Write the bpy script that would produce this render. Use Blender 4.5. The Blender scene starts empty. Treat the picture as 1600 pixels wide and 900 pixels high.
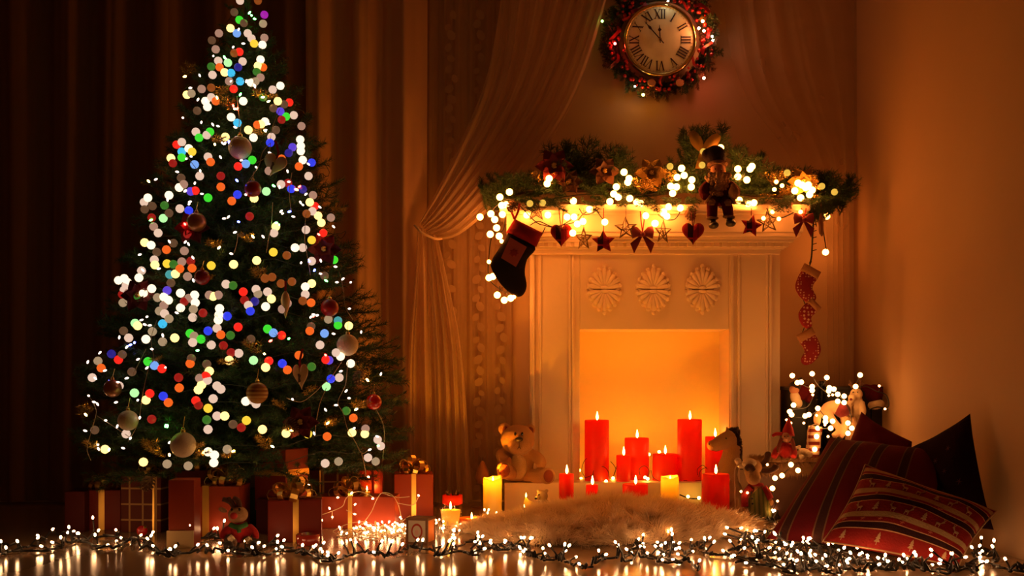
import bpy, bmesh, math, random
import numpy as np
from mathutils import Vector, Matrix, Euler, Quaternion

# ------------------------------------------------------------------ camera, world, exposure
SC = bpy.context.scene
C = SC.collection
cam_d = bpy.data.cameras.new('camera')
cam_d.sensor_width = 36.0
cam_d.lens = 40.0
cam_d.shift_y = 0.09375            # the level camera frames more of what is above its eye line
cam_d.clip_start = 0.05
cam = bpy.data.objects.new('camera', cam_d)
cam.location = (0, 0, 0.555)
cam.rotation_euler = (math.pi/2, 0, 0)
C.objects.link(cam)
SC.camera = cam
world = bpy.data.worlds.new('world')
SC.world = world
world.use_nodes = True
world.node_tree.nodes['Background'].inputs['Color'].default_value = (1.0, 0.26, 0.04, 1)
world.node_tree.nodes['Background'].inputs['Strength'].default_value = 0.010
SC.view_settings.view_transform = 'Standard'
SC.view_settings.look = 'None'
SC.view_settings.gamma = 1.0
SC.view_settings.exposure = 0.78
SC.view_settings.use_curve_mapping = False

# light colours and strengths of the lamps the room has
GLOBE = ((1.0, 0.28, 0.042), 22.0)     # garland globe bulbs
MINI = ((1.0, 0.48, 0.19), 24.0)       # small bulbs lying on the floor
FLAME = ((1.0, 0.45, 0.08), 40.0)     # visible flame
FLAME_W = 6.0                         # watts of a flame's lamp
FLAME_L = (1.0, 0.31, 0.008)

# ------------------------------------------------------------------ helpers
rnd = random.Random(11)
U = rnd.uniform
F, EYE, HY, CX = 1778.0, 0.555, 600.0, 800.0
PI = math.pi
def P(x, y, Y):
    return Vector(((x-CX)*Y/F, Y, EYE-(y-HY)*Y/F))
def G(x, y, h=0.0):
    return P(x, y, F*(EYE-h)/(y-HY))
def lin(c):
    return tuple(((v/12.92) if v <= .04045 else ((v+.055)/1.055)**2.4) for v in c)
def rgb(r, g, b):
    return lin((r/255, g/255, b/255))

MATS = {}
def mat(name, col, rough=.6, metal=0, em=None, es=0, bump=0, bscale=60, var=0, vscale=8, sheen=0, trans=0, coat=0, alpha=1, ior=1.45, spec=.5):
    if name in MATS: return MATS[name]
    m = bpy.data.materials.new(name); m.use_nodes = True
    nt = m.node_tree; b = nt.nodes['Principled BSDF']
    b.inputs['Base Color'].default_value = (*col, 1)
    b.inputs['Roughness'].default_value = rough
    b.inputs['Metallic'].default_value = metal
    b.inputs['IOR'].default_value = ior
    b.inputs['Specular IOR Level'].default_value = spec
    b.inputs['Transmission Weight'].default_value = trans
    b.inputs['Sheen Weight'].default_value = sheen
    b.inputs['Coat Weight'].default_value = coat
    b.inputs['Alpha'].default_value = alpha
    if em:
        b.inputs['Emission Color'].default_value = (*em, 1)
        b.inputs['Emission Strength'].default_value = es
    if bump or var:
        tc = nt.nodes.new('ShaderNodeTexCoord')
    if bump:
        n = nt.nodes.new('ShaderNodeTexNoise'); n.inputs['Scale'].default_value = bscale; n.inputs['Detail'].default_value = 3
        bp = nt.nodes.new('ShaderNodeBump'); bp.inputs['Strength'].default_value = bump; bp.inputs['Distance'].default_value = .01
        nt.links.new(tc.outputs['Object'], n.inputs['Vector']); nt.links.new(n.outputs['Fac'], bp.inputs['Height'])
        nt.links.new(bp.outputs['Normal'], b.inputs['Normal'])
    if var:
        n2 = nt.nodes.new('ShaderNodeTexNoise'); n2.inputs['Scale'].default_value = vscale; n2.inputs['Detail'].default_value = 4
        mx = nt.nodes.new('ShaderNodeMix'); mx.data_type = 'RGBA'
        mx.inputs[6].default_value = (*[c*(1-var) for c in col], 1)
        mx.inputs[7].default_value = (*[min(1, c*(1+var)) for c in col], 1)
        nt.links.new(tc.outputs['Object'], n2.inputs['Vector']); nt.links.new(n2.outputs['Fac'], mx.inputs[0])
        nt.links.new(mx.outputs[2], b.inputs['Base Color'])
    MATS[name] = m
    return m

def bands(name, base, items, coord='Generated', rough=.8, bump=0, bscale=150):
    """cloth with woven stripes: items are (axis, centre, half width, colour)"""
    m = mat(name, base, rough=rough, bump=bump, bscale=bscale, spec=.12)
    nt = m.node_tree; b = nt.nodes['Principled BSDF']
    tc = nt.nodes.new('ShaderNodeTexCoord'); sx = nt.nodes.new('ShaderNodeSeparateXYZ')
    nt.links.new(tc.outputs[coord], sx.inputs[0])
    prev = None
    for ax, c, w, col in items:
        a = nt.nodes.new('ShaderNodeMath'); a.operation = 'SUBTRACT'; a.inputs[1].default_value = c
        nt.links.new(sx.outputs[ax], a.inputs[0])
        ab = nt.nodes.new('ShaderNodeMath'); ab.operation = 'ABSOLUTE'; nt.links.new(a.outputs[0], ab.inputs[0])
        lt = nt.nodes.new('ShaderNodeMath'); lt.operation = 'LESS_THAN'; lt.inputs[1].default_value = w
        nt.links.new(ab.outputs[0], lt.inputs[0])
        mx = nt.nodes.new('ShaderNodeMix'); mx.data_type = 'RGBA'
        if prev is None: mx.inputs[6].default_value = (*base, 1)
        else: nt.links.new(prev, mx.inputs[6])
        mx.inputs[7].default_value = (*col, 1)
        nt.links.new(lt.outputs[0], mx.inputs[0]); prev = mx.outputs[2]
    nt.links.new(prev, b.inputs['Base Color'])
    return m

def sheer(name, col, clear, trans=.5):
    """thin see-through fabric"""
    m = bpy.data.materials.new(name); m.use_nodes = True; nt = m.node_tree
    nt.nodes.remove(nt.nodes['Principled BSDF']); out = nt.nodes['Material Output']
    d = nt.nodes.new('ShaderNodeBsdfDiffuse'); d.inputs[0].default_value = (*col, 1)
    t = nt.nodes.new('ShaderNodeBsdfTranslucent'); t.inputs[0].default_value = (*col, 1)
    tr = nt.nodes.new('ShaderNodeBsdfTransparent')
    a = nt.nodes.new('ShaderNodeMixShader'); a.inputs[0].default_value = trans
    nt.links.new(d.outputs[0], a.inputs[1]); nt.links.new(t.outputs[0], a.inputs[2])
    b = nt.nodes.new('ShaderNodeMixShader')
    if clear > 0:
        # weave density varies a little along the fabric
        tc = nt.nodes.new('ShaderNodeTexCoord'); n = nt.nodes.new('ShaderNodeTexNoise'); n.inputs['Scale'].default_value = 5
        mr = nt.nodes.new('ShaderNodeMapRange'); mr.inputs['To Min'].default_value = max(0, clear-.15); mr.inputs['To Max'].default_value = min(1, clear+.15)
        nt.links.new(tc.outputs['Object'], n.inputs['Vector']); nt.links.new(n.outputs['Fac'], mr.inputs['Value']); nt.links.new(mr.outputs[0], b.inputs[0])
    else:
        b.inputs[0].default_value = 0
    nt.links.new(a.outputs[0], b.inputs[1]); nt.links.new(tr.outputs[0], b.inputs[2])
    nt.links.new(b.outputs[0], out.inputs[0])
    MATS[name] = m
    return m

def frame(t, up=Vector((0, 0, 1))):
    t = t.normalized()
    if abs(t.dot(up)) > .95: up = Vector((1, 0, 0))
    a = t.cross(up).normalized(); return a, a.cross(t).normalized()

class MB:
    """collects shapes in world space; build() links them as one mesh object"""
    def __init__(s): s.v = []; s.f = []; s.uv = None
    def add(s, vs, fs):
        o = len(s.v); s.v.extend([tuple(v) for v in vs]); s.f.extend([tuple(i+o for i in f) for f in fs]); return s
    def box(s, c, d, rot=None, taper=1.0):
        c = Vector(c); hx, hy, hz = d[0]/2, d[1]/2, d[2]/2
        vs = []
        for z in (-1, 1):
            k = taper if z > 0 else 1.0
            for x, y in ((-1, -1), (1, -1), (1, 1), (-1, 1)):
                p = Vector((x*hx*k, y*hy*k, z*hz))
                if rot is not None: p = rot @ p
                vs.append(c+p)
        return s.add(vs, [(3, 2, 1, 0), (4, 5, 6, 7), (0, 1, 5, 4), (1, 2, 6, 5), (2, 3, 7, 6), (3, 0, 4, 7)])
    def bbox(s, c, d, b=.004, rot=None):
        """a box with chamfered edges"""
        c = Vector(c); h = [v/2 for v in d]; b = min(b, min(h)*.9)
        bm = bmesh.new(); bmesh.ops.create_cube(bm, size=1.0)
        for v in bm.verts: v.co = Vector((v.co.x*d[0], v.co.y*d[1], v.co.z*d[2]))
        bmesh.ops.bevel(bm, geom=list(bm.edges), offset=b, segments=2, profile=.6, affect='EDGES')
        vs = [(c + ((rot @ v.co) if rot is not None else v.co)) for v in bm.verts]
        bm.verts.index_update()
        fs = [tuple(v.index for v in f.verts) for f in bm.faces]
        bm.free(); return s.add(vs, fs)
    def tube(s, path, r, n=6, cap=True, closed=False):
        path = [Vector(p) for p in path]; m = len(path)
        rs = r if isinstance(r, (list, tuple)) else [r]*m
        vs, fs = [], []; pa = None
        for i, p in enumerate(path):
            if closed: t = path[(i+1) % m]-path[i-1]
            else: t = path[min(i+1, m-1)]-path[max(i-1, 0)]
            if t.length < 1e-9: t = Vector((0, 0, 1))
            t.normalize()
            if pa is None: a, b = frame(t)
            else:
                a = pa-t*pa.dot(t)
                if a.length < 1e-6: a, b = frame(t)
                a.normalize(); b = a.cross(t)
            pa = a
            for k in range(n):
                q = 2*PI*k/n; vs.append(p+(a*math.cos(q)+b*math.sin(q))*rs[i])
        for i in range(m if closed else m-1):
            j = (i+1) % m
            for k in range(n):
                l = (k+1) % n; fs.append((i*n+k, i*n+l, j*n+l, j*n+k))
        if cap and not closed:
            fs.append(tuple(range(n-1, -1, -1))); fs.append(tuple((m-1)*n+k for k in range(n)))
        return s.add(vs, fs)
    def lathe(s, prof, c=(0, 0, 0), n=24, axis=None):
        c = Vector(c); ax = Vector(axis).normalized() if axis is not None else Vector((0, 0, 1))
        if axis is None: a, b = Vector((1, 0, 0)), Vector((0, 1, 0))
        else: a, b = frame(ax)
        vs, fs = [], []
        for r, z in prof:
            r = max(r, 1e-5)
            for k in range(n):
                q = 2*PI*k/n; vs.append(c+a*(r*math.cos(q))+b*(r*math.sin(q))+ax*z)
        for i in range(len(prof)-1):
            for k in range(n):
                l = (k+1) % n; fs.append((i*n+k, i*n+l, (i+1)*n+l, (i+1)*n+k))
        fs.append(tuple(range(n-1, -1, -1))); fs.append(tuple((len(prof)-1)*n+k for k in range(n)))
        return s.add(vs, fs)
    def ell(s, c, r, rot=None, nu=16, nv=10):
        c = Vector(c); vs, fs = [], []
        if not hasattr(r, '__len__'): r = (r, r, r)
        vs.append(Vector((0, 0, -r[2])))
        for j in range(1, nv):
            a = -PI/2+PI*j/nv
            for i in range(nu):
                q = 2*PI*i/nu; vs.append(Vector((r[0]*math.cos(a)*math.cos(q), r[1]*math.cos(a)*math.sin(q), r[2]*math.sin(a))))
        vs.append(Vector((0, 0, r[2])))
        for i in range(nu): fs.append((0, 1+(i+1) % nu, 1+i))
        for j in range(nv-2):
            for i in range(nu):
                l = (i+1) % nu; fs.append((1+j*nu+i, 1+j*nu+l, 1+(j+1)*nu+l, 1+(j+1)*nu+i))
        t = 1+(nv-1)*nu; o = 1+(nv-2)*nu
        for i in range(nu): fs.append((o+i, o+(i+1) % nu, t))
        return s.add([c+((rot @ v) if rot is not None else v) for v in vs], fs)
    def torus(s, c, R, r, axis=(0, 1, 0), n=48, m=10):
        c = Vector(c); a, b = frame(Vector(axis))
        return s.tube([c+(a*math.cos(2*PI*k/n)+b*math.sin(2*PI*k/n))*R for k in range(n)], r, m, closed=True)
    def ribbon(s, path, w, side, th=.0006):
        """flat band along path; side is one vector or one per point"""
        path = [Vector(p) for p in path]; m = len(path); vs, fs = [], []
        for i, p in enumerate(path):
            sd = Vector(side[i]) if isinstance(side, list) else Vector(side)
            t = (path[min(i+1, m-1)]-path[max(i-1, 0)]).normalized()
            nrm = t.cross(sd).normalized()
            ww = w[i] if isinstance(w, list) else w
            for a, b in ((-1, -1), (1, -1), (1, 1), (-1, 1)): vs.append(p+sd*(a*ww/2)+nrm*(b*th))
        for i in range(m-1):
            for k in range(4):
                l = (k+1) % 4; fs.append((i*4+k, i*4+l, i*4+4+l, i*4+4+k))
        fs += [(3, 2, 1, 0), tuple((m-1)*4+k for k in range(4))]
        return s.add(vs, fs)
    def puff(s, outl, cen, th, o, ax, ay, steps=(1, .93, .78, .5, 0)):
        """padded cut-out: outline points (2D) around cen, at origin o with axes ax, ay; bulges both ways by th"""
        ax, ay = Vector(ax), Vector(ay); nz = ax.cross(ay).normalized(); o = Vector(o); n = len(outl)
        vs, fs = [], []
        for sg in (1, -1):
            base = len(vs)
            for k in steps:
                z = sg*th*(math.sqrt(max(0, 1-k*k))*.85+.15)
                if k == 0: vs.append(o+ax*cen[0]+ay*cen[1]+nz*z)
                else:
                    for (x, y) in outl: vs.append(o+ax*(cen[0]+(x-cen[0])*k)+ay*(cen[1]+(y-cen[1])*k)+nz*z)
            for j in range(len(steps)-1):
                for i in range(n):
                    l = (i+1) % n; a = base+j*n
                    q = (a+i, a+l, base+(j+1)*n) if steps[j+1] == 0 else (a+i, a+l, a+n+l, a+n+i)
                    fs.append(q if sg > 0 else q[::-1])
        half = len(vs)//2
        for i in range(n):
            l = (i+1) % n; fs.append((i, half+i, half+l, l))
        return s.add(vs, fs)
    def slab(s, outl, th, o, ax, ay):
        ax, ay = Vector(ax), Vector(ay); nz = ax.cross(ay).normalized(); o = Vector(o); n = len(outl)
        vs = [o+ax*x+ay*y+nz*(th/2) for x, y in outl]+[o+ax*x+ay*y-nz*(th/2) for x, y in outl]
        return s.add(vs, [tuple(range(n)), tuple(range(2*n-1, n-1, -1))]+[(i, n+i, n+(i+1) % n, (i+1) % n) for i in range(n)])
    def mesh(s, name, m=None, smooth=False, off=Vector((0, 0, 0))):
        me = bpy.data.meshes.new(name)
        me.from_pydata([(x-off[0], y-off[1], z-off[2]) for x, y, z in s.v], [], s.f)
        if m: me.materials.append(m)
        if smooth: me.polygons.foreach_set('use_smooth', [True]*len(me.polygons))
        me.update(); return me
    def build(s, name, m, parent=None, smooth=False, label=None, loc=None, kind=None):
        off = Vector(wloc(parent)) if parent else (Vector(loc) if loc is not None else base_of(s.v))
        o = link(name, s.mesh(name, m, smooth, off), parent)
        if not parent: o.location = off; WL[o.name] = off.copy()
        else: WL[o.name] = off.copy()
        if label: o['label'] = label
        if kind: o['kind'] = kind
        return o
WL = {}
def wloc(o): return WL[o.name]
def base_of(v):
    xs = [p[0] for p in v]; ys = [p[1] for p in v]; zs = [p[2] for p in v]
    return Vector(((min(xs)+max(xs))/2, (min(ys)+max(ys))/2, min(zs)))
def link(name, me, parent=None, loc=None, rot=None, scale=None):
    o = bpy.data.objects.new(name, me); C.objects.link(o)
    if parent: o.parent = parent
    if loc is not None: o.location = loc
    if rot is not None:
        if isinstance(rot, Quaternion): o.rotation_mode = 'QUATERNION'; o.rotation_quaternion = rot
        else: o.rotation_euler = rot
    if scale is not None: o.scale = (scale,)*3 if not hasattr(scale, '__len__') else scale
    return o
def tag(o, label, cat, group=None, kind=None):
    o['label'] = label; o['category'] = cat
    if group: o['group'] = group
    if kind: o['kind'] = kind
    return o
def thing(name, loc, label, cat, group=None):
    o = link(name, None); o.location = loc; o.empty_display_size = .05
    WL[o.name] = Vector(loc); return tag(o, label, cat, group)
def child(name, me, parent, wpos, rot=None, scale=None, label=None):
    o = link(name, me, parent, Vector(wpos)-wloc(parent), rot, scale)
    WL[o.name] = Vector(wpos)
    if label: o['label'] = label
    return o
def struct(o): o['kind'] = 'structure'; return o
def blob(mb, voxel, name, m, parent, sm=6, label=None):
    """the collected shapes fused into one soft continuous surface"""
    tmp = bpy.data.objects.new('tmp', mb.mesh('tmp')); C.objects.link(tmp)
    r = tmp.modifiers.new('r', 'REMESH'); r.mode = 'VOXEL'; r.voxel_size = voxel
    k = tmp.modifiers.new('s', 'SMOOTH'); k.iterations = sm; k.factor = .5
    dg = bpy.context.evaluated_depsgraph_get()
    me = bpy.data.meshes.new_from_object(tmp.evaluated_get(dg))
    bpy.data.objects.remove(tmp)
    me.name = name
    off = wloc(parent) if parent else base_of([v.co for v in me.vertices])
    me.transform(Matrix.Translation(-Vector(off)))
    me.materials.clear(); me.materials.append(m)
    me.polygons.foreach_set('use_smooth', [True]*len(me.polygons))
    o = link(name, me, parent)
    WL[o.name] = Vector(off)
    if not parent: o.location = off
    if label: o['label'] = label
    return o
def crv(pts, n=8):
    """smooth curve through points"""
    pts = [Vector(p) for p in pts]; out = []
    for i in range(len(pts)-1):
        p0 = pts[max(i-1, 0)]; p1 = pts[i]; p2 = pts[i+1]; p3 = pts[min(i+2, len(pts)-1)]
        for k in range(n):
            t = k/n
            out.append(.5*((2*p1)+(p2-p0)*t+(2*p0-5*p1+4*p2-p3)*t*t+(3*p1-p0-3*p2+p3)*t*t*t))
    out.append(pts[-1]); return out
def lamp(name, loc, col, w, r, parent=None):
    d = bpy.data.lights.new(name, 'POINT'); d.color = col; d.energy = w; d.shadow_soft_size = r
    o = bpy.data.objects.new(name, d); C.objects.link(o)
    if parent: o.parent = parent; o.location = Vector(loc)-wloc(parent)
    else: o.location = loc
    return o
def rot_to(d, up=Vector((0, 0, 1))):
    return Vector(d).to_track_quat('Z', 'Y')
def strand(pts, r, m, parent, n=5, name='cord'):
    mb = MB(); mb.tube(pts, r, n); return mb.build(name, m, parent)
X3, Y3, Z3 = Vector((1, 0, 0)), Vector((0, 1, 0)), Vector((0, 0, 1))

# ------------------------------------------------------------------ room
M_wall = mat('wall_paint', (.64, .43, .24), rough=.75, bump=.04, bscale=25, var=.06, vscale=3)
M_white = mat('white_painted_wood', (.82, .62, .41), rough=.45, bump=.02, bscale=90)
M_floor = mat('floor_lacquer', (.34, .22, .12), rough=.17, var=.18, vscale=2.2)
M_ceil = mat('ceiling_paint', (.42, .34, .26), rough=.9)
def solid(name, lo, hi, m):
    mb = MB(); mb.box([(a+b)/2 for a, b in zip(lo, hi)], [b-a for a, b in zip(lo, hi)])
    return struct(mb.build(name, m))
WX, WY = 1.61, 5.36
solid('floor', (-3.1, -.6, -.06), (WX+.1, WY+.1, 0), M_floor)
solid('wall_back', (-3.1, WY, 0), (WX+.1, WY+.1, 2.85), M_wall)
solid('wall_right', (WX, -.6, 0), (WX+.1, WY, 2.85), mat('shaded_wall_paint', (.44, .26, .12), rough=.75, bump=.04, bscale=25, var=.06, vscale=3))  # darker copy of the wall paint; the light's falloff is put into the colour
solid('wall_left', (-3.1, -.6, 0), (-3.0, WY, 2.85), M_wall)
solid('ceiling', (-3.1, -.6, 2.85), (WX+.1, WY+.1, 2.93), M_ceil)

# ------------------------------------------------------------------ curtains
def interp(c, t):
    if len(c) == 1: return c[0]
    for i in range(len(c)-1):
        if t <= c[i+1][0] or i == len(c)-2:
            k = (t-c[i][0])/(c[i+1][0]-c[i][0]); k = max(0, min(1, k))
            k2 = k*k*(3-2*k)
            return Vector(c[i][1]).lerp(Vector(c[i+1][1]), k)
def keyed(pts):
    """px points -> smooth world curve keyed by 0..1 arc length"""
    w = crv([P(*p) for p in pts], 10); d = [0]
    for a, b in zip(w, w[1:]): d.append(d[-1]+(b-a).length)
    return [(x/d[-1], p) for x, p in zip(d, w)]
def cloth(name, left, right, m, amp, folds, seed=0, nu=90, nv=40, wander=.25, detail=1.0):
    r = random.Random(seed); ph = r.uniform(0, 6); ph2 = r.uniform(0, 6); ph3 = r.uniform(0, 6)
    L, R_ = keyed(left), keyed(right); vs, fs = [], []
    for j in range(nv+1):
        t = j/nv; l, rr = interp(L, t), interp(R_, t)
        for i in range(nu+1):
            u = i/nu
            q = 2*PI*folds*(u+.035*math.sin(5*u+ph2)+wander*.08*math.sin(2.3*t+4*u+ph3))
            a = amp(t) if callable(amp) else amp
            w = math.sin(q+ph)+detail*(.35*math.sin(2.7*q+ph2)+.2*math.sin(5.1*q+ph3))
            p = l.lerp(rr, u); p = p+Y3*(-a*w)
            vs.append(p)
    w = nu+1
    for j in range(nv):
        for i in range(nu): fs.append((j*w+i, j*w+i+1, j*w+w+i+1, j*w+w+i))
    mb = MB(); mb.add(vs, fs); return mb
M_drape = sheer('shaded_curtain_cloth', (.26, .14, .065), 0, .25)  # two left panels: their dimness is painted into a darker cloth colour
M_drape2 = sheer('lit_curtain_cloth', (.66, .40, .21), 0, .3)  # panel beside the tulle: its stronger light is painted in as a paler colour
M_tulle = sheer('tulle', (.84, .62, .38), .34, .5)
M_lace = sheer('lace_voile', (.60, .42, .26), .34, .5)
M_leafy = sheer('lace_leaf', (.62, .44, .27), .30, .5)
def curtain(x0, x1, folds, seed, Y, label, m=None, y0=-150, name='curtain', amp=.035):
    yb = HY+F*(EYE-.015)/Y
    mb = cloth(name, [(x0, y0, Y), (x0+3, yb, Y)], [(x1, y0, Y), (x1-3, yb, Y)], m or M_drape, amp, folds, seed, nu=int(folds*24), detail=.45)
    return tag(mb.build(name, m or M_drape, None, True), label, 'curtain')
curtain(-80, 265, 4, 3, 5.24, 'shaded brown heavy curtain hanging at the far left edge behind the tree')
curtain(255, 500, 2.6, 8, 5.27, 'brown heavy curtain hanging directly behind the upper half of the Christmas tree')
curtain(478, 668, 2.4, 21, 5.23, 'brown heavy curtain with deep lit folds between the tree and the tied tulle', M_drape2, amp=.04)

# lace panel with bands of embroidered leaves
lace = thing('lace_curtain', P(730, 785, 5.29), 'sheer lace curtain with bands of leaf embroidery hanging behind the tulle drape', 'curtain')
mb = cloth('panel', [(650, -150, 5.30), (652, 781, 5.30)], [(806, -150, 5.30), (800, 781, 5.30)], M_lace, .014, 6, 5, nu=80)
mb.build('panel', M_lace, lace, True)
leafm = MB()
pts = [(0, 0), (.012, .008), (.017, .02), (.013, .036), (0, .046), (-.013, .036), (-.017, .02), (-.012, .008)]
leafm.slab(pts, .0015, (0, 0, 0), X3, Z3)
leafme = leafm.mesh('leaf', M_leafy)
for bx in (704, 748, 782):
    y = 30.0; k = 0
    while y < 775:
        x = bx+7*(-1 if k % 2 else 1)+U(-2, 2)
        child('leaf', leafme, lace, P(x, y, 5.265), Euler((U(-.2, .2), (PI/5 if k % 2 else -PI/5)+U(-.3, .3), U(-.3, .3))), U(.75, 1.15))
        k += 1; y += U(14, 19)

# tulle: swag from above the clock, gathered at a tie, falling to the floor
tulle = thing('tulle_drape', P(670, 780, 5.2), 'pale tulle drape swept down from beside the clock and tied at mantel height', 'curtain')
mb = cloth('swag', [(800, -150, 5.22), (768, 90, 5.20), (715, 230, 5.18), (655, 348, 5.15)],
           [(985, -150, 5.26), (915, 110, 5.22), (845, 240, 5.16), (768, 325, 5.10), (715, 368, 5.11), (676, 374, 5.14)], M_tulle, lambda t: .019*(1-t*.5), 7, 4, nu=120, nv=60, wander=1.2)
mb.build('swag', M_tulle, tulle, True)
mb = cloth('tail', [(652, 352, 5.16), (648, 430, 5.17), (636, 560, 5.18), (626, 785, 5.19)],
           [(684, 370, 5.12), (702, 450, 5.13), (722, 560, 5.15), (738, 785, 5.17)], M_tulle, lambda t: .012+.02*t, 6, 9, nu=90, nv=40, wander=.6)
mb.build('tail', M_tulle, tulle, True)
mb = MB(); mb.tube(crv([P(648, 352, 5.10), P(660, 364, 5.08), P(680, 373, 5.09), P(692, 372, 5.14)], 6), .006, 8)
mb.build('tie_band', mat('tie_cloth', (.6, .42, .26), rough=.7), tulle, True)
rt = thing('sheer_curtain', P(1300, 780, 5.3), 'faint sheer curtain sweeping from the clock toward the room corner', 'curtain')
mb = cloth('swag', [(1105, -150, 5.32), (1150, 110, 5.31), (1225, 230, 5.30), (1292, 330, 5.27)],
           [(1345, -150, 5.32), (1343, 90, 5.31), (1338, 230, 5.30), (1326, 330, 5.27)], M_tulle, lambda t: .014*(1-t*.5), 6, 17, nu=100, nv=40, wander=1.)
M_faintv = sheer('faint_voile', (.80, .58, .36), .68, .5)
mb.build('swag', M_faintv, rt, True)
mb = cloth('tail', [(1290, 330, 5.29), (1294, 781, 5.29)], [(1328, 330, 5.29), (1332, 781, 5.29)], M_tulle, .012, 4, 12, nu=50)
mb.build('tail', M_faintv, rt, True)

# ------------------------------------------------------------------ fireplace
fp = thing('fireplace_surround', (P(1023, 0, 5.1).x, 5.2, 0), 'cream white fireplace surround with dentil cornice and three shell ornaments', 'fireplace')
def pbox(mb, x0, x1, y0, y1, Yf, Yb, bev=.003):
    a, b = P(x0, y1, Yf), P(x1, y0, Yf)
    mb.bbox(((a.x+b.x)/2, (Yf+Yb)/2, (a.z+b.z)/2), (b.x-a.x, Yb-Yf, b.z-a.z), bev); return mb
BK = WY-.002
zt = 392
fy = HY+F*EYE/5.10
for x0, x1, inx in ((828, 906, 1), (1139, 1219, -1)):
    mb = MB(); pbox(mb, x0, x1, zt, fy, 5.10, BK); mb.build('pilaster', M_white, fp)
    a, b = (x0+14, x0+62) if inx > 0 else (x0+14, x0+60)
    for xx in (x0+5, a+2, b, b+5):
        m2 = MB(); pbox(m2, xx-2.2, xx+2.2, 398, fy-14, 5.088, 5.105, .004); m2.build('moulding', M_white, fp)
    m2 = MB(); pbox(m2, a+4, b-2, 398, fy-14, 5.094, 5.104); m2.build('pilaster_panel', M_white, fp)
    m2 = MB(); pbox(m2, x0-2, x1+2, fy-14, fy, 5.08, 5.105); m2.build('plinth', M_white, fp)
mb = MB(); pbox(mb, 906, 1139, zt, 515, 5.10, BK); mb.build('frieze_panel', M_white, fp)
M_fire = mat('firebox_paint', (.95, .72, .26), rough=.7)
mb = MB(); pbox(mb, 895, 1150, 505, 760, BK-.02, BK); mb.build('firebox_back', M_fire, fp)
# cornice, from the frieze up to the shelf
CXF = 1023.5
for y0, y1, hw, Yf in ((388, 396, 196, 5.07), (384, 388, 203, 5.06), (377, 385, 207, 5.05), (372, 377, 217, 5.02), (368, 372, 221, 5.01), (362, 368, 228, 4.985)):
    m2 = MB(); pbox(m2, CXF-hw, CXF+hw, y0, y1+1, Yf, BK); m2.build('cornice', M_white, fp)
dm = MB(); dm.bbox((0, 0, 0), (.024, .026, .024), .002); dme = dm.mesh('dentil', M_white)
for k in range(31):
    child('dentil', dme, fp, P(CXF-204+13.6*k, 381.5, 5.046))
m2 = MB(); pbox(m2, CXF-232, CXF+232, 333, 362.5, 4.98, BK); m2.build('fascia', M_white, fp)
m2 = MB(); pbox(m2, CXF-238, CXF+238, 329, 334, 4.955, BK); m2.build('shelf_moulding', M_white, fp)
m2 = MB(); pbox(m2, CXF-243, CXF+243, 319, 329, 4.935, BK, .006); m2.build('mantel_shelf', M_white, fp)
SHELF = P(0, 319, 4.935).z
# shell ornament: two ridged fans back to back
def shell_mesh():
    mb = MB(); px = 5.10/F
    for sg in (1, -1):
        n = 9
        for i in range(n):
            a = PI*(i+.5)/n; up = math.exp(-((a-PI/2)/.25)**2)
            ex, ez = 25*px*math.cos(a), (22+9*math.sin(a)+3*up)*px*math.sin(a)
            o = Vector((ex*.12, -.004, sg*(2*px+ez*.05))); e = Vector((ex, -.010, sg*(2*px+ez)))
            pts = [o.lerp(e, t)+Vector((0, -.007*math.sin(PI*t), 0)) for t in (0, .2, .4, .6, .8, .95)]
            mb.tube(pts, [1.6*px, 2.4*px, 3.1*px, 3.6*px, 3.7*px, 2.6*px], 8)
            mb.ell(e+Vector((0, -.003, 0)), (3.3*px, .007, 3.3*px*(1.25 if up > .5 else 1)), nu=10, nv=7)
        q = [(27*px*math.cos(PI*k/16), sg*(1*px+(22+9*math.sin(PI*k/16))*px*math.sin(PI*k/16))) for k in range(17)]
        mb.slab(q, .006, (0, -.003, 0), X3, Z3)
        mb.ell((0, -.010, sg*3*px), (7*px, .010, 3*px), nu=14, nv=8)
    for sx in (-1, 1): mb.bbox((sx*20*px, -.008, 0), (.016, .016, .016), .003, Matrix.Rotation(PI/4, 3, 'Y'))
    return mb.mesh('shell_ornament', M_white, True)
sme = shell_mesh()
for x in (944, 1020.5, 1097): child('shell_ornament', sme, fp, P(x, 452.5, 5.10))
# raised hearth
HT = .126
hs = MB(); a = P(788, 0, 4.95).x; b = P(1150, 0, 4.95).x
hs.bbox(((a+b)/2, (4.95+BK)/2, HT/2), (b-a, BK-4.95, HT), .004)
hearth = tag(hs.build('hearth', M_white, None), 'low cream hearth block under the candles and the teddy bear', 'hearth')

# ------------------------------------------------------------------ candles
def wax(name, col, tr=.5):
    m = bpy.data.materials.new(name); m.use_nodes = True; nt = m.node_tree
    b = nt.nodes['Principled BSDF']; b.inputs['Base Color'].default_value = (*col, 1); b.inputs['Roughness'].default_value = .42
    t = nt.nodes.new('ShaderNodeBsdfTranslucent'); t.inputs[0].default_value = (*col, 1)
    mx = nt.nodes.new('ShaderNodeMixShader'); mx.inputs[0].default_value = tr
    out = nt.nodes['Material Output']
    nt.links.new(b.outputs[0], mx.inputs[1]); nt.links.new(t.outputs[0], mx.inputs[2]); nt.links.new(mx.outputs[0], out.inputs[0])
    return m
M_redwax = wax('red_wax', (.95, .06, .006), .6)
M_ivory = wax('ivory_wax', (.95, .84, .32), .7)
M_flame = mat('flame', (0, 0, 0), em=FLAME[0], es=FLAME[1])
M_wick = mat('wick', (.02, .015, .01), rough=.9)
def flame_mesh():
    mb = MB(); mb.lathe([(.0005, 0), (.0042, .006), (.0055, .012), (.0045, .02), (.0022, .03), (.0003, .038)], n=10)
    return mb.mesh('flame', M_flame, True)
FLM = flame_mesh()
CW = lambda h: h
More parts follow.
